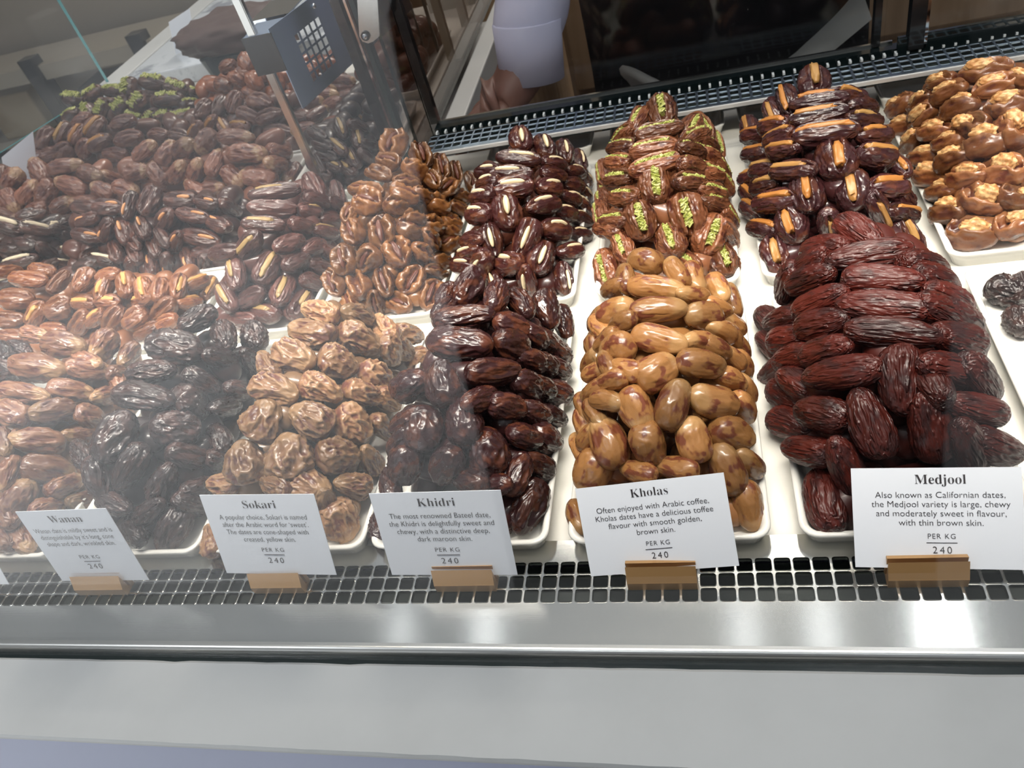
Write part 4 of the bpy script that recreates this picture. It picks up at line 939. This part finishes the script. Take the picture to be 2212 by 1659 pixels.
for x0, x1, y0, nm in ((-0.640, -0.396, 0.228, 'low orange-peel dates'), (-0.640, -0.392, 0.349, 'roasted-almond dates'), (-0.885, -0.642, 0.349, 'coconut-filled dates'), (-0.636, -0.392, 0.473, 'rosy brown dates left of the steel post'), (-0.885, -0.642, 0.473, 'rosy brown dates at the left edge'),
                       (-0.885, -0.642, 0.597, 'brown peel-topped dates below the green heap'), (-0.636, -0.392, 0.597, 'shaded middle heap of brown dates'), (-0.885, -0.642, 0.721, 'green-topped dark dates'), (-0.636, -0.392, 0.721, 'rust-red dates')):
    tray(x0, x1, y0, y0 + 0.118, f'white ceramic tray, set sideways, under the {nm}', (0.232, 0.112))
tray(-0.386, -0.270, 0.474, 0.690, 'white ceramic tray right of the steel post under shaded dark dates')
tray(-0.388, -0.272, 0.718, 0.935, 'white ceramic tray behind the guard plate under russet dates')
for x0, nm in ((-0.1450, 'almond-filled'), (-0.0125, 'pistachio-filled'), (0.1157, 'dark peel-filled'), (0.2440, 'nut-filled')):
    tray(x0, x0 + 0.1155, 0.484, 0.536, f'empty white tray tucked under the rear grille behind the {nm} heap', (0.115, 0.052))


# ------------------------------------------------------------------ price cards and their brass holders
def bold(t):
    r = ''
    for ch in t:
        r += chr(0x1D400 + ord(ch) - 65) if 'A' <= ch <= 'Z' else chr(0x1D41A + ord(ch) - 97) if 'a' <= ch <= 'z' else ch
    return r


def text(name, body, x, y, size, parent, off=0.0, spacing=1.0, space_line=1.0, width=None, sx=None):
    c = bpy.data.curves.new(name, 'FONT'); c.body = body; c.size = size; c.offset = off * size; c.align_x = 'CENTER'; c.space_character = spacing; c.space_line = space_line
    c.materials.append(INK); c.resolution_u = 4
    o = bpy.data.objects.new(name, c); COL.objects.link(o); o.parent = parent; o.location = (x, y, 0.00028)
    bpy.context.view_layer.update()
    if sx: o.scale = (sx, 1, 1); bpy.context.view_layer.update()
    if width:
        w_ = o.dimensions.x
        if w_ > 1e-6: o.scale = (width / w_, 1, 1)
        bpy.context.view_layer.update()
    me = bpy.data.meshes.new_from_object(o.evaluated_get(bpy.context.evaluated_depsgraph_get()))
    m = bpy.data.objects.new(name, me); COL.objects.link(m); m.parent = parent; m.location = o.location; m.scale = o.scale
    bpy.data.objects.remove(o)
    m.name = name
    return m


CARDS = [
 ('Wanan', (35, 1108), (135, 1255), (252, 1095), (322, 1253), ['Wanan date is mildly sweet and is', 'distinguishable by it’s long, cone', 'shape and dark, wrinkled skin.'], (148, 1262, 255, 1262), 3),
 ('Sokari', (432, 1072), (490, 1238), (678, 1065), (727, 1242), ['A popular choice, Sokari is named', 'after the Arabic word for ‘sweet’.', 'The dates are cone-shaped with', 'creased, yellow skin.'], (526, 1250, 640, 1252), 4),
 ('Khidri', (798, 1070), (847, 1242), (1083, 1055), (1118, 1242), ['The most renowned Bateel date,', 'the Khidri is delightfully sweet and', 'chewy, with a distinctive deep,', 'dark maroon skin.'], (930, 1250, 1062, 1250), 4),
 ('Kholas', (1240, 1052), (1277, 1245), (1570, 1025), (1597, 1222), ['Often enjoyed with Arabic coffee,', 'Kholas dates have a delicious toffee', 'flavour with smooth golden,', 'brown skin.'], (1352, 1250, 1504, 1245), 4),
 ('Medjool', (1844, 1015), (1848, 1225), (2237, 1005), (2252, 1232), ['Also known as Californian dates,', 'the Medjool variety is large, chewy', 'and moderately sweet in flavour,', 'with thin brown skin.'], (1921, 1237, 2098, 1238), 4),
 ('', (-190, 1190), (-120, 1262), (1, 1196), (20, 1252), [], (-110, 1262, -60, 1262), 0),
]
YC = -0.0190
for nm, tl, bl, tr, br, lines, hd, nl in CARDS:
    wfrac = {'Sokari': 0.76, 'Kholas': 0.79}.get(nm, 0.81)
    BL = Vector(U(*bl, y=YC)); BR = Vector(U(*br, y=YC))
    # the top edge: lean back until the card is square to its foot
    best = None
    ex = (BR - BL).normalized()
    for k in range(60):
        yt = YC + 0.001 * k
        TL = Vector(U(*tl, y=yt)); TR = Vector(U(*tr, y=yt))
        err = abs((TL - BL).dot(ex)) + abs((TR - BR).dot(ex))
        if best is None or err < best[0]: best = (err, TL, TR)
    TL, TR = best[1], best[2]
    if nm == '': BL = BR - ex * 0.076; 
    W = (BR - BL).length if nm != 'Medjool' else 0.080
    ey = ((TL + TR) / 2 - (Vector(U(*bl, y=YC)) + BR) / 2); ey -= ex * ey.dot(ex)
    if nm == '': ey = Vector((0, 0.018, 0.05))
    H = ey.length; ey.normalize(); ez = ex.cross(ey)
    o3 = Matrix(((ex.x, ey.x, ez.x, BL.x), (ex.y, ey.y, ez.y, BL.y), (ex.z, ey.z, ez.z, BL.z), (0, 0, 0, 1)))
    b = bmesh.new(); box(b, 0, W, 0, H, -0.0004, 0); bmesh.ops.recalc_face_normals(b, faces=b.faces[:])
    c = obj('price_card', b, CARD); c.matrix_world = o3
    tag(c, f'white price card reading {nm}, leaning in its brass holder' if nm else 'blank corner of a white card cut off by the left edge', 'price card', 'white price cards along the front grille')
    print('card', nm, round(W, 4), round(H, 4), round(BL.x, 4))
    if nm:
        text('title', bold(nm), W * (0.5 if nm != 'Medjool' else 0.53), H * 0.84, H * 0.135, c, -0.012 if nm != 'Medjool' else -0.006)
        y0 = H * 0.70; dy = H * 0.092; xm = W * (0.5 if nm != 'Medjool' else 0.52)
        sx = None
        long_ = max(lines, key=len)
        for i, t in sorted(enumerate(lines), key=lambda q: q[1] != long_):
            q = text('description', t, xm, y0 - dy * i, H * 0.088, c, -0.009, width=(W * wfrac if sx is None else None), sx=sx)
            sx = q.scale.x
        yk = 0.255 if nl == 4 else 0.29
        text('price_unit', 'PER KG', xm, H * (yk + 0.04), H * 0.072, c, -0.008, 1.15)
        b = bmesh.new(); box(b, xm - W * 0.09, xm + W * 0.09, H * (yk - 0.004), H * (yk + 0.002), 0.0001, 0.0003); obj('rule', b, INK, c)
        text('price', '240', xm, H * (yk - 0.105), H * 0.098, c, -0.006, 1.35)
    # holder: bevelled brass bar in front of the card's foot
    hx0, hx1 = U(hd[0], hd[1], y=-0.0238)[0], U(hd[2], hd[3], y=-0.0238)[0]
    if nm == '': hx0, hx1 = BL.x + 0.02, BL.x + 0.055
    hx = (hx0 + hx1) / 2; hw = max(0.030, (hx1 - hx0)) / 2
    b = bmesh.new()
    pr = [(-0.0245, ST), (-0.0245, -0.0056), (-0.0241, -0.0050), (-0.0198, 0.0038), (-0.0196, -0.0095), (-0.0180, -0.0095), (-0.0176, 0.0042), (-0.0150, 0.0030), (-0.0150, ST)]
    loft(b, [[(x, y - YC + 0.0, z - ST) for y, z in pr] for x in (-hw, hw)])
    h_ = obj('card_holder', b, BRASS, None, (hx, YC, ST))
    tag(h_, f'slotted brass bar holding the {nm} card upright' if nm else 'slotted brass bar holding the blank card at the left edge', 'card holder', 'brass card holders')

# distant cards
def leaning_card(pxs, y, lab):
    pts = [Vector(U(px, py, y=y)) for px, py in pxs]
    c0 = sum(pts, Vector()) / len(pts)
    b = bmesh.new(); f = [b.verts.new(p - c0) for p in pts]; k = [b.verts.new(v.co + Vector((0, 0.0006, 0))) for v in f]
    b.faces.new(f); b.faces.new(k[::-1])
    for i in range(len(pts)): b.faces.new((f[i], f[(i + 1) % len(pts)], k[(i + 1) % len(pts)], k[i]))
    bmesh.ops.recalc_face_normals(b, faces=b.faces[:])
    tag(obj('price_card', b, CARD, None, c0), lab, 'price card', 'white cards seen from behind')
leaning_card([(3, 340), (71, 284), (80, 362), (62, 420), (20, 420)], 0.595, 'plain white card standing at the left edge before the heaps')
leaning_card([(364, 48), (409, 18), (414, 44), (424, 100), (380, 118)], 1.05, 'plain white card on the far ledge beside the dark loaf')
b = bmesh.new(); box(b, -0.02, 0.02, -0.006, 0.006, 0, 0.012)
bmesh.ops.bevel(b, geom=b.edges[:], offset=0.001, segments=1, affect='EDGES')
p_ = U(410, 92, y=1.06); tag(obj('card_holder', b, BRASS, None, (p_[0], p_[1], 0.0)), 'small brown holder at the foot of the far white card', 'card holder', 'brass card holders')

# ------------------------------------------------------------------ far left: marble slab with a dark loaf on it
slab = boxobj('marble_slab', -0.885, -0.46, 0.975, 1.40, SH, 0.014, MARBLE, None, 0.003)
tag(slab, 'grey veined marble slab in the far left corner', 'slab')
me = lump(3, 0.095, 0.060, 0.026, 0.22, 3.0, LOAF, 4, 0.8)
v_ = np.array([q.co[:] for q in me.vertices])
for i, q in enumerate(me.vertices): q.co = Vector(v_[i]) * (1 + 0.10 * noise.noise(Vector(v_[i]) * 55))
pl = U(508, 62, z=0.07)
lf = obj('loaf', me, None, None, (pl[0], pl[1], 0.070)); tag(lf, 'large dark wrinkled loaf on a dark dish on the marble slab', 'loaf')
b = bmesh.new(); loft(b, [[(x, y, 0.0) for x, y in rrect(0.060, 0.040, 0.02)], [(x, y, 0.032) for x, y in rrect(0.068, 0.046, 0.03)], [(x, y, 0.034) for x, y in rrect(0.064, 0.042, 0.03)]])
tag(obj('dish', b, plain('dark_teal_dish', (0.02, 0.045, 0.055), 0.4), None, (pl[0], pl[1], 0.014)), 'dark teal dish under the loaf on the marble slab', 'dish')

bn = tag(empty('low_bench', (-3.2, 3.35, -0.9)), 'blurred beige low bench with dark posts far behind the end glass', 'bench')
for nm, a_ in (('seat', (-4.4, -1.6, 3.15, 3.5, -0.55, -0.48)), ('shelf', (-4.4, -1.6, 3.2, 3.5, -0.86, -0.82))):
    q = boxobj(nm, *a_, plain('bench_' + nm, (0.46, 0.40, 0.30), 0.6), bn); q.location = Vector(q.location) - Vector(bn.location)
for i in range(5):
    q = boxobj('leg', -4.3 + 0.62 * i, -4.22 + 0.62 * i, 3.13, 3.2, -0.9, -0.44, DARKSTEEL, bn); q.location = Vector(q.location) - Vector(bn.location)
for i, (cx, wd, h, cl, lb) in enumerate(((-4.0, 0.34, 0.20, (0.10, 0.13, 0.09), 'dark green crate, leftmost under the far bench'), (-3.35, 0.30, 0.22, (0.36, 0.27, 0.15), 'tan crate under the middle of the far bench'), (-2.75, 0.34, 0.18, (0.16, 0.15, 0.15), 'grey crate under the far bench, right of the tan one'), (-2.2, 0.26, 0.2, (0.30, 0.26, 0.2), 'beige crate at the right end under the far bench'))):
    tag(boxobj('crate', cx - wd / 2, cx + wd / 2, 3.22, 3.45, -0.8195, -0.8195 + h, plain('crate_%d' % i, cl, 0.7), None, 0.01), lb, 'crate', 'crates under the far bench')

# ------------------------------------------------------------------ staff side: worktop, riser, cabinet, person
wt = tag(empty('worktop', (-0.43, 1.4, -0.9)), 'white worktop running back on the staff side', 'worktop')
def wpart(o): o.parent = wt; o.matrix_parent_inverse = Matrix.Translation((0.43, -1.4, 0.9)); return o
wpart(boxobj('top', -0.232, -0.205, 0.60, 1.44, -0.055, SH - 0.004, COUNTER, None, 0.002))
wpart(boxobj('top', -0.57, -0.205, 1.4405, 2.3, -0.055, SH - 0.004, COUNTER, None, 0.002))
wpart(boxobj('body', -0.232, -0.225, 0.64, 1.44, -0.9, -0.055, WOOD))
wpart(boxobj('body', -0.56, -0.225, 1.45, 2.28, -0.9, -0.055, WOOD))
rs_ = tag(empty('display_riser', (-0.29, 0.80, SH)), 'clear riser with beige and steel legs on the white worktop', 'riser')
def rpart(o): o.parent = rs_; o.matrix_parent_inverse = Matrix.Translation((0.29, -0.80, -SH)); return o
for (px, py, wd, m, nm) in ((978, 132, 0.011, plain('beige_post', (0.42, 0.37, 0.27), 0.4), 'leg'), (925, 150, 0.008, CHROME, 'leg'), (953, 130, 0.004, GASKET, 'leg'), (1008, 60, 0.012, plain('white_post', (0.6, 0.6, 0.56), 0.4), 'leg')):
    q = U(px, py, z=SH - 0.004); rpart(boxobj(nm, q[0] - wd / 2, q[0] + wd / 2, q[1] - wd / 2, q[1] + wd / 2, SH - 0.004, 0.30, m))
q = U(940, 120, z=SH - 0.004); rpart(boxobj('base', q[0] - 0.03, q[0] + 0.05, q[1] - 0.04, q[1] + 0.10, SH - 0.004, SH - 0.001, plain('grey_base', (0.30, 0.31, 0.29), 0.3)))
q = U(1000, 40, z=SH)
for i in range(4):
    bx = boxobj('carton', q[0] - 0.07 + 0.02 * i, q[0] + 0.01, q[1] + 0.06 + 0.09 * i, q[1] + 0.12 + 0.09 * i, SH - 0.004, 0.05 + 0.03 * (i % 2), plain('carton_%d' % i, ((0.5, 0.5, 0.46), (0.12, 0.13, 0.12), (0.55, 0.52, 0.42), (0.2, 0.2, 0.2))[i], 0.6), None, 0.001)
    tag(bx, ('pale carton nearest the riser legs', 'black carton behind the pale one', 'cream carton behind the black one', 'dark grey carton farthest back on the worktop')[i], 'carton', 'cartons on the white worktop')
cab = tag(empty('drawer_cabinet', (0.10, 1.35, -0.9)), 'pale wooden cabinet with drawers behind the black apron', 'cabinet')
def kpart(o): o.parent = cab; o.matrix_parent_inverse = Matrix.Translation((-0.10, -1.35, 0.9)); return o
kpart(boxobj('body', -0.16, 0.9, 1.25, 1.60, -0.9, 0.05, WOOD))
for i in range(4):
    for j in range(3):
        dr = kpart(boxobj('drawer', -0.15 + i * 0.262, 0.10 + i * 0.262, 1.235, 1.25, -0.86 + j * 0.30, -0.575 + j * 0.30, WOOD, None, 0.003))
        bb = bmesh.new(); bmesh.ops.create_uvsphere(bb, u_segments=10, v_segments=8, radius=0.014)
        kb = obj('knob', bb, DARKSTEEL); kb.parent = dr; kb.location = (0, -0.016, 0.05)
structure(boxobj('floor_1', -0.95, 2.5, 0.56, 3.5, -0.9, -0.893, plain('brown_floor', (0.26, 0.20, 0.15), 0.5)))


def skin(name, nodes, edges, mat, sub=2, parent=None, root=0):
    me = bpy.data.meshes.new(name); me.from_pydata([n[0] for n in nodes], edges, [])
    o = obj(name, me, mat, parent)
    o.modifiers.new('skin', 'SKIN').use_smooth_shade = True; ms = o.modifiers.new('sub', 'SUBSURF'); ms.levels = sub; ms.render_levels = sub
    sv = me.skin_vertices[0].data
    for i, n in enumerate(nodes): sv[i].radius = n[1] if isinstance(n[1], tuple) else (n[1], n[1])
    sv[root].use_root = True
    for p in me.polygons: p.use_smooth = True
    return o


# person behind the counter: black apron, lavender shirt, right hand down on the counter edge
HND = Vector(U(1120, 205, y=0.615)); HND.z = max(HND.z, 0.004)
BX = float(U(1560, 40, y=0.86)[0])
SHO = Vector((BX - 0.20, 0.93, 0.53)); ELB = Vector((HND.x + 0.040, 0.80, 0.27)); WRI = Vector(U(1152, 178, y=0.615))
KN = Vector(U(1050, 238, y=0.598))
nodes = [((BX, 0.98, 0.02), (0.17, 0.11)), ((BX, 0.97, 0.18), (0.16, 0.105)), ((BX, 0.97, 0.36), (0.17, 0.11)), ((BX, 0.97, 0.50), (0.15, 0.09)), ((BX, 0.965, 0.57), (0.055, 0.055)), ((BX, 0.94, 0.66), (0.075, 0.09)), ((BX, 0.945, 0.76), (0.07, 0.085)),
         (tuple(SHO), 0.06), (tuple(ELB), 0.045), (tuple(WRI + Vector((0.002, 0.004, 0.02))), 0.033), (tuple(WRI.lerp(KN, 0.5)), (0.040, 0.030)), (tuple(KN), (0.036, 0.022)),
         ((BX + 0.20, 0.95, 0.52), 0.06), ((BX + 0.27, 0.93, 0.25), 0.045), ((BX + 0.26, 0.85, 0.02), 0.03), ((BX + 0.255, 0.82, -0.05), 0.03),
         ((BX - 0.09, 0.98, -0.10), 0.09), ((BX - 0.10, 0.99, -0.45), 0.06), ((BX - 0.10, 1.0, -0.85), 0.045), ((BX - 0.10, 0.92, -0.872), 0.028),
         ((BX + 0.09, 0.98, -0.10), 0.09), ((BX + 0.10, 0.99, -0.45), 0.06), ((BX + 0.10, 1.0, -0.85), 0.045), ((BX + 0.10, 0.92, -0.872), 0.028)]
edges = [(0, 1), (1, 2), (2, 3), (3, 4), (4, 5), (5, 6), (3, 7), (7, 8), (8, 9), (9, 10), (10, 11), (3, 12), (12, 13), (13, 14), (14, 15), (0, 16), (16, 17), (17, 18), (18, 19), (0, 20), (20, 21), (21, 22), (22, 23)]
# fingers curl down over the counter edge, thumb from the side of the palm
dirn = (KN - WRI); dirn.normalize(); side = Vector((0, 1, 0))
for i, (off_, ln) in enumerate(((-0.026, 0.052), (-0.009, 0.058), (0.009, 0.055), (0.026, 0.044))):
    k0 = len(nodes); b0 = KN + side * off_ - dirn * 0.004
    nodes += [(tuple(b0), 0.0095), (tuple(b0 + dirn * ln * 0.45 + Vector((0, 0, -0.004))), 0.0090), (tuple(b0 + dirn * ln * 0.75 + Vector((0, 0, -0.018))), 0.0082), (tuple(b0 + dirn * ln * 0.80 + Vector((0, 0, -0.034))), 0.0072)]
    edges += [(11, k0), (k0, k0 + 1), (k0 + 1, k0 + 2), (k0 + 2, k0 + 3)]
k0 = len(nodes); tb = (WRI + KN) / 2
nodes += [(tuple(tb + Vector((0, -0.022, -0.004))), 0.013), (tuple(tb + dirn * 0.03 + Vector((0, -0.036, -0.010))), 0.011), (tuple(tb + dirn * 0.055 + Vector((0, -0.034, -0.018))), 0.009)]
edges += [(10, k0), (k0, k0 + 1), (k0 + 1, k0 + 2)]
per = skin('person', nodes, edges, SKIN)
tag(per, 'person in a lavender shirt and black apron, one hand resting on the rear counter', 'person')
sl = skin('shirt_sleeve', [(tuple(SHO), 0.075), (tuple(ELB), 0.058), (tuple(ELB.lerp(WRI, 0.45) + Vector((0, 0, 0))), 0.047), (tuple(ELB.lerp(WRI, 0.70) + Vector((0.008, 0, 0))), 0.047), (tuple(WRI + Vector((0.004, 0.006, 0.056))), 0.043), (tuple(WRI + Vector((0.003, 0.004, 0.040))), 0.040)], [(0, 1), (1, 2), (2, 3), (3, 4), (4, 5)], SHIRT, 2, per)
b = bmesh.new()
cufft = WRI + Vector((0.006, 0.008, 0.066)); cuffb = WRI + Vector((0.0, 0.0, 0.004)); axc = (cufft - cuffb).normalized()
qx = Vector((1, 0, 0)) - axc * axc.x; qx.normalize(); qy = axc.cross(qx)
def ringc(c, r): return [tuple(c + qx * r * math.cos(2 * PI * i / 24) + qy * r * 0.92 * math.sin(2 * PI * i / 24)) for i in range(24)]
loft(b, [ringc(cufft, 0.0355), ringc(cufft - axc * 0.001, 0.0385), ringc(cuffb, 0.0370), ringc(cuffb + axc * 0.0005, 0.0350), ringc(cuffb + axc * 0.05, 0.033)], True, True)
smooth(obj('shirt_cuff', b, SHIRT, per))
skin('shirt_body', [((BX, 0.98, 0.02), (0.175, 0.115)), ((BX, 0.97, 0.2), (0.175, 0.12)), ((BX, 0.97, 0.38), (0.185, 0.125)), ((BX, 0.97, 0.50), (0.165, 0.105)), ((BX, 0.965, 0.545), (0.065, 0.065)), ((BX + 0.20, 0.95, 0.51), 0.075), ((BX + 0.27, 0.93, 0.26), 0.058), ((BX + 0.26, 0.86, 0.06), 0.04)], [(0, 1), (1, 2), (2, 3), (3, 4), (3, 5), (5, 6), (6, 7)], SHIRT, 2, per)
skin('trousers', [((BX, 0.985, 0.0), (0.18, 0.12)), ((BX - 0.09, 0.98, -0.12), 0.10), ((BX - 0.10, 0.99, -0.45), 0.078), ((BX - 0.10, 1.0, -0.84), 0.062), ((BX + 0.09, 0.98, -0.12), 0.10), ((BX + 0.10, 0.99, -0.45), 0.078), ((BX + 0.10, 1.0, -0.84), 0.062)], [(0, 1), (1, 2), (2, 3), (0, 4), (4, 5), (5, 6)], GREYCLOTH, 2, per)


def apron_panel(name, tops, bots, mat):
    """A hanging panel of cloth between two curves of (px, y) at top and bottom heights, with thickness and soft folds."""
    b = bmesh.new(); n = 26; rows_ = 14; F, B = [], []
    for j in range(rows_ + 1):
        t = j / rows_; rf, rb = [], []
        for i in range(n + 1):
            s = i / n
            x = (tops[0] * (1 - s) + tops[1] * s) * (1 - t) + (bots[0] * (1 - s) + bots[1] * s) * t
            x += 0.006 * noise.noise((t * 5, s * 2 + tops[0] * 10, 0))
            z = tops[2] * (1 - t) + bots[2] * t
            y = 0.835 + 0.18 * ((x - BX) / 0.22) ** 2 * 0.5 + 0.006 * noise.noise((x * 30, z * 6, 2)) + 0.03 * t
            rf.append(b.verts.new((x, y, z))); rb.append(b.verts.new((x, y + 0.003, z)))
        F.append(rf); B.append(rb)
    for G in (F, B):
        for j in range(rows_):
            for i in range(n): b.faces.new((G[j][i], G[j][i + 1], G[j + 1][i + 1], G[j + 1][i]))
    for j in range(rows_):
        for e in (0, n): b.faces.new((F[j][e], F[j + 1][e], B[j + 1][e], B[j][e]))
    for i in range(n):
        for e in (0, rows_): b.faces.new((F[e][i], F[e][i + 1], B[e][i + 1], B[e][i]))
    bmesh.ops.recalc_face_normals(b, faces=b.faces[:])
    return smooth(obj(name, b, mat, per))
def seam(p0, p1, zt, zb, y=0.86):
    q0, q1 = U(*p0, y=y), U(*p1, y=y)
    k = (q1[0] - q0[0]) / (q1[2] - q0[2])
    return float(q0[0] + k * max(-0.05, min(0.06, zt - q0[2]))), float(q0[0] + k * (zb - q0[2]) * 0.5)
for nm, l0, l1, r0, r1 in (('apron', (1246, 0), (1264, 150), (1885, 0), (1890, 80)),):
    lt, lb = seam(l0, l1, 0.30, -0.5); rt, rb = seam(r0, r1, 0.30, -0.5)
    apron_panel(nm, (lt, rt, 0.30), (lb, rb, -0.5), BLACKCLOTH)
b = bmesh.new(); bmesh.ops.create_uvsphere(b, u_segments=20, v_segments=14, radius=1.0, matrix=Matrix.Translation((BX, 0.955, 0.765)) @ Matrix.Diagonal((0.085, 0.10, 0.075, 1)))
smooth(obj('hair', b, HAIR, per))
for nm, loc, sc3, m in (('nose', (BX, 0.85, 0.665), (0.013, 0.018, 0.02), SKIN), ('ear', (BX - 0.078, 0.945, 0.67), (0.01, 0.02, 0.03), SKIN), ('ear', (BX + 0.078, 0.945, 0.67), (0.01, 0.02, 0.03), SKIN), ('eye', (BX - 0.03, 0.862, 0.69), (0.012, 0.008, 0.007), HAIR), ('eye', (BX + 0.03, 0.862, 0.69), (0.012, 0.008, 0.007), HAIR), ('mouth', (BX, 0.858, 0.63), (0.024, 0.008, 0.005), plain('lips', (0.25, 0.07, 0.06), 0.5))):
    b = bmesh.new(); bmesh.ops.create_uvsphere(b, u_segments=12, v_segments=8, radius=1.0, matrix=Matrix.Translation(loc) @ Matrix.Diagonal((*sc3, 1)))
    smooth(obj(nm, b, m, per))

# customer who takes the picture: dark clothes, reflected faintly in the front glass
VX, VY = 0.075, -0.72
nodes = [((VX, VY, -0.02), (0.16, 0.11)), ((VX, VY, 0.20), (0.16, 0.11)), ((VX, VY + 0.01, 0.36), (0.17, 0.11)), ((VX, VY, 0.50), (0.05, 0.05)), ((VX, VY + 0.02, 0.60), (0.072, 0.088)), ((VX, VY + 0.02, 0.70), (0.068, 0.085)),
         ((VX - 0.19, VY, 0.42), 0.055), ((VX - 0.24, VY + 0.02, 0.14), 0.045), ((VX - 0.17, VY + 0.20, 0.22), 0.035), ((VX + 0.19, VY, 0.42), 0.055), ((VX + 0.24, VY + 0.02, 0.14), 0.045), ((VX + 0.17, VY + 0.20, 0.22), 0.035),
         ((VX - 0.09, VY, -0.12), 0.09), ((VX - 0.10, VY, -0.47), 0.06), ((VX - 0.10, VY - 0.02, -0.85), 0.045), ((VX - 0.10, VY + 0.08, -0.87), 0.03), ((VX + 0.09, VY, -0.12), 0.09), ((VX + 0.10, VY, -0.47), 0.06), ((VX + 0.10, VY - 0.02, -0.85), 0.045), ((VX + 0.10, VY + 0.08, -0.87), 0.03)]
edges = [(0, 1), (1, 2), (2, 3), (3, 4), (4, 5), (2, 6), (6, 7), (7, 8), (2, 9), (9, 10), (10, 11), (0, 12), (12, 13), (13, 14), (14, 15), (0, 16), (16, 17), (17, 18), (18, 19)]
vis = skin('person', nodes, edges, plain('dark_clothing', (0.02, 0.02, 0.022), 0.9, spec=0.2))
b = bmesh.new()
loft(b, [[(0.040 + hx_ * math.cos(2 * PI * i / 40), VY + hy_ * math.sin(2 * PI * i / 40), z_) for i in range(40)] for z_, hx_, hy_ in ((0.47, 0.08, 0.07), (0.455, 0.17, 0.09), (0.42, 0.24, 0.11), (0.32, 0.30, 0.13), (0.10, 0.31, 0.135), (-0.15, 0.312, 0.14), (-0.5, 0.31, 0.15), (-0.78, 0.31, 0.16))])
smooth(obj('haze_blocking_coat', b, BLACKCLOTH, vis))  # added coat, widened to block the bright hall from the glass reflection
tag(vis, 'customer in dark clothes standing before the case, seen only as a reflection', 'person')
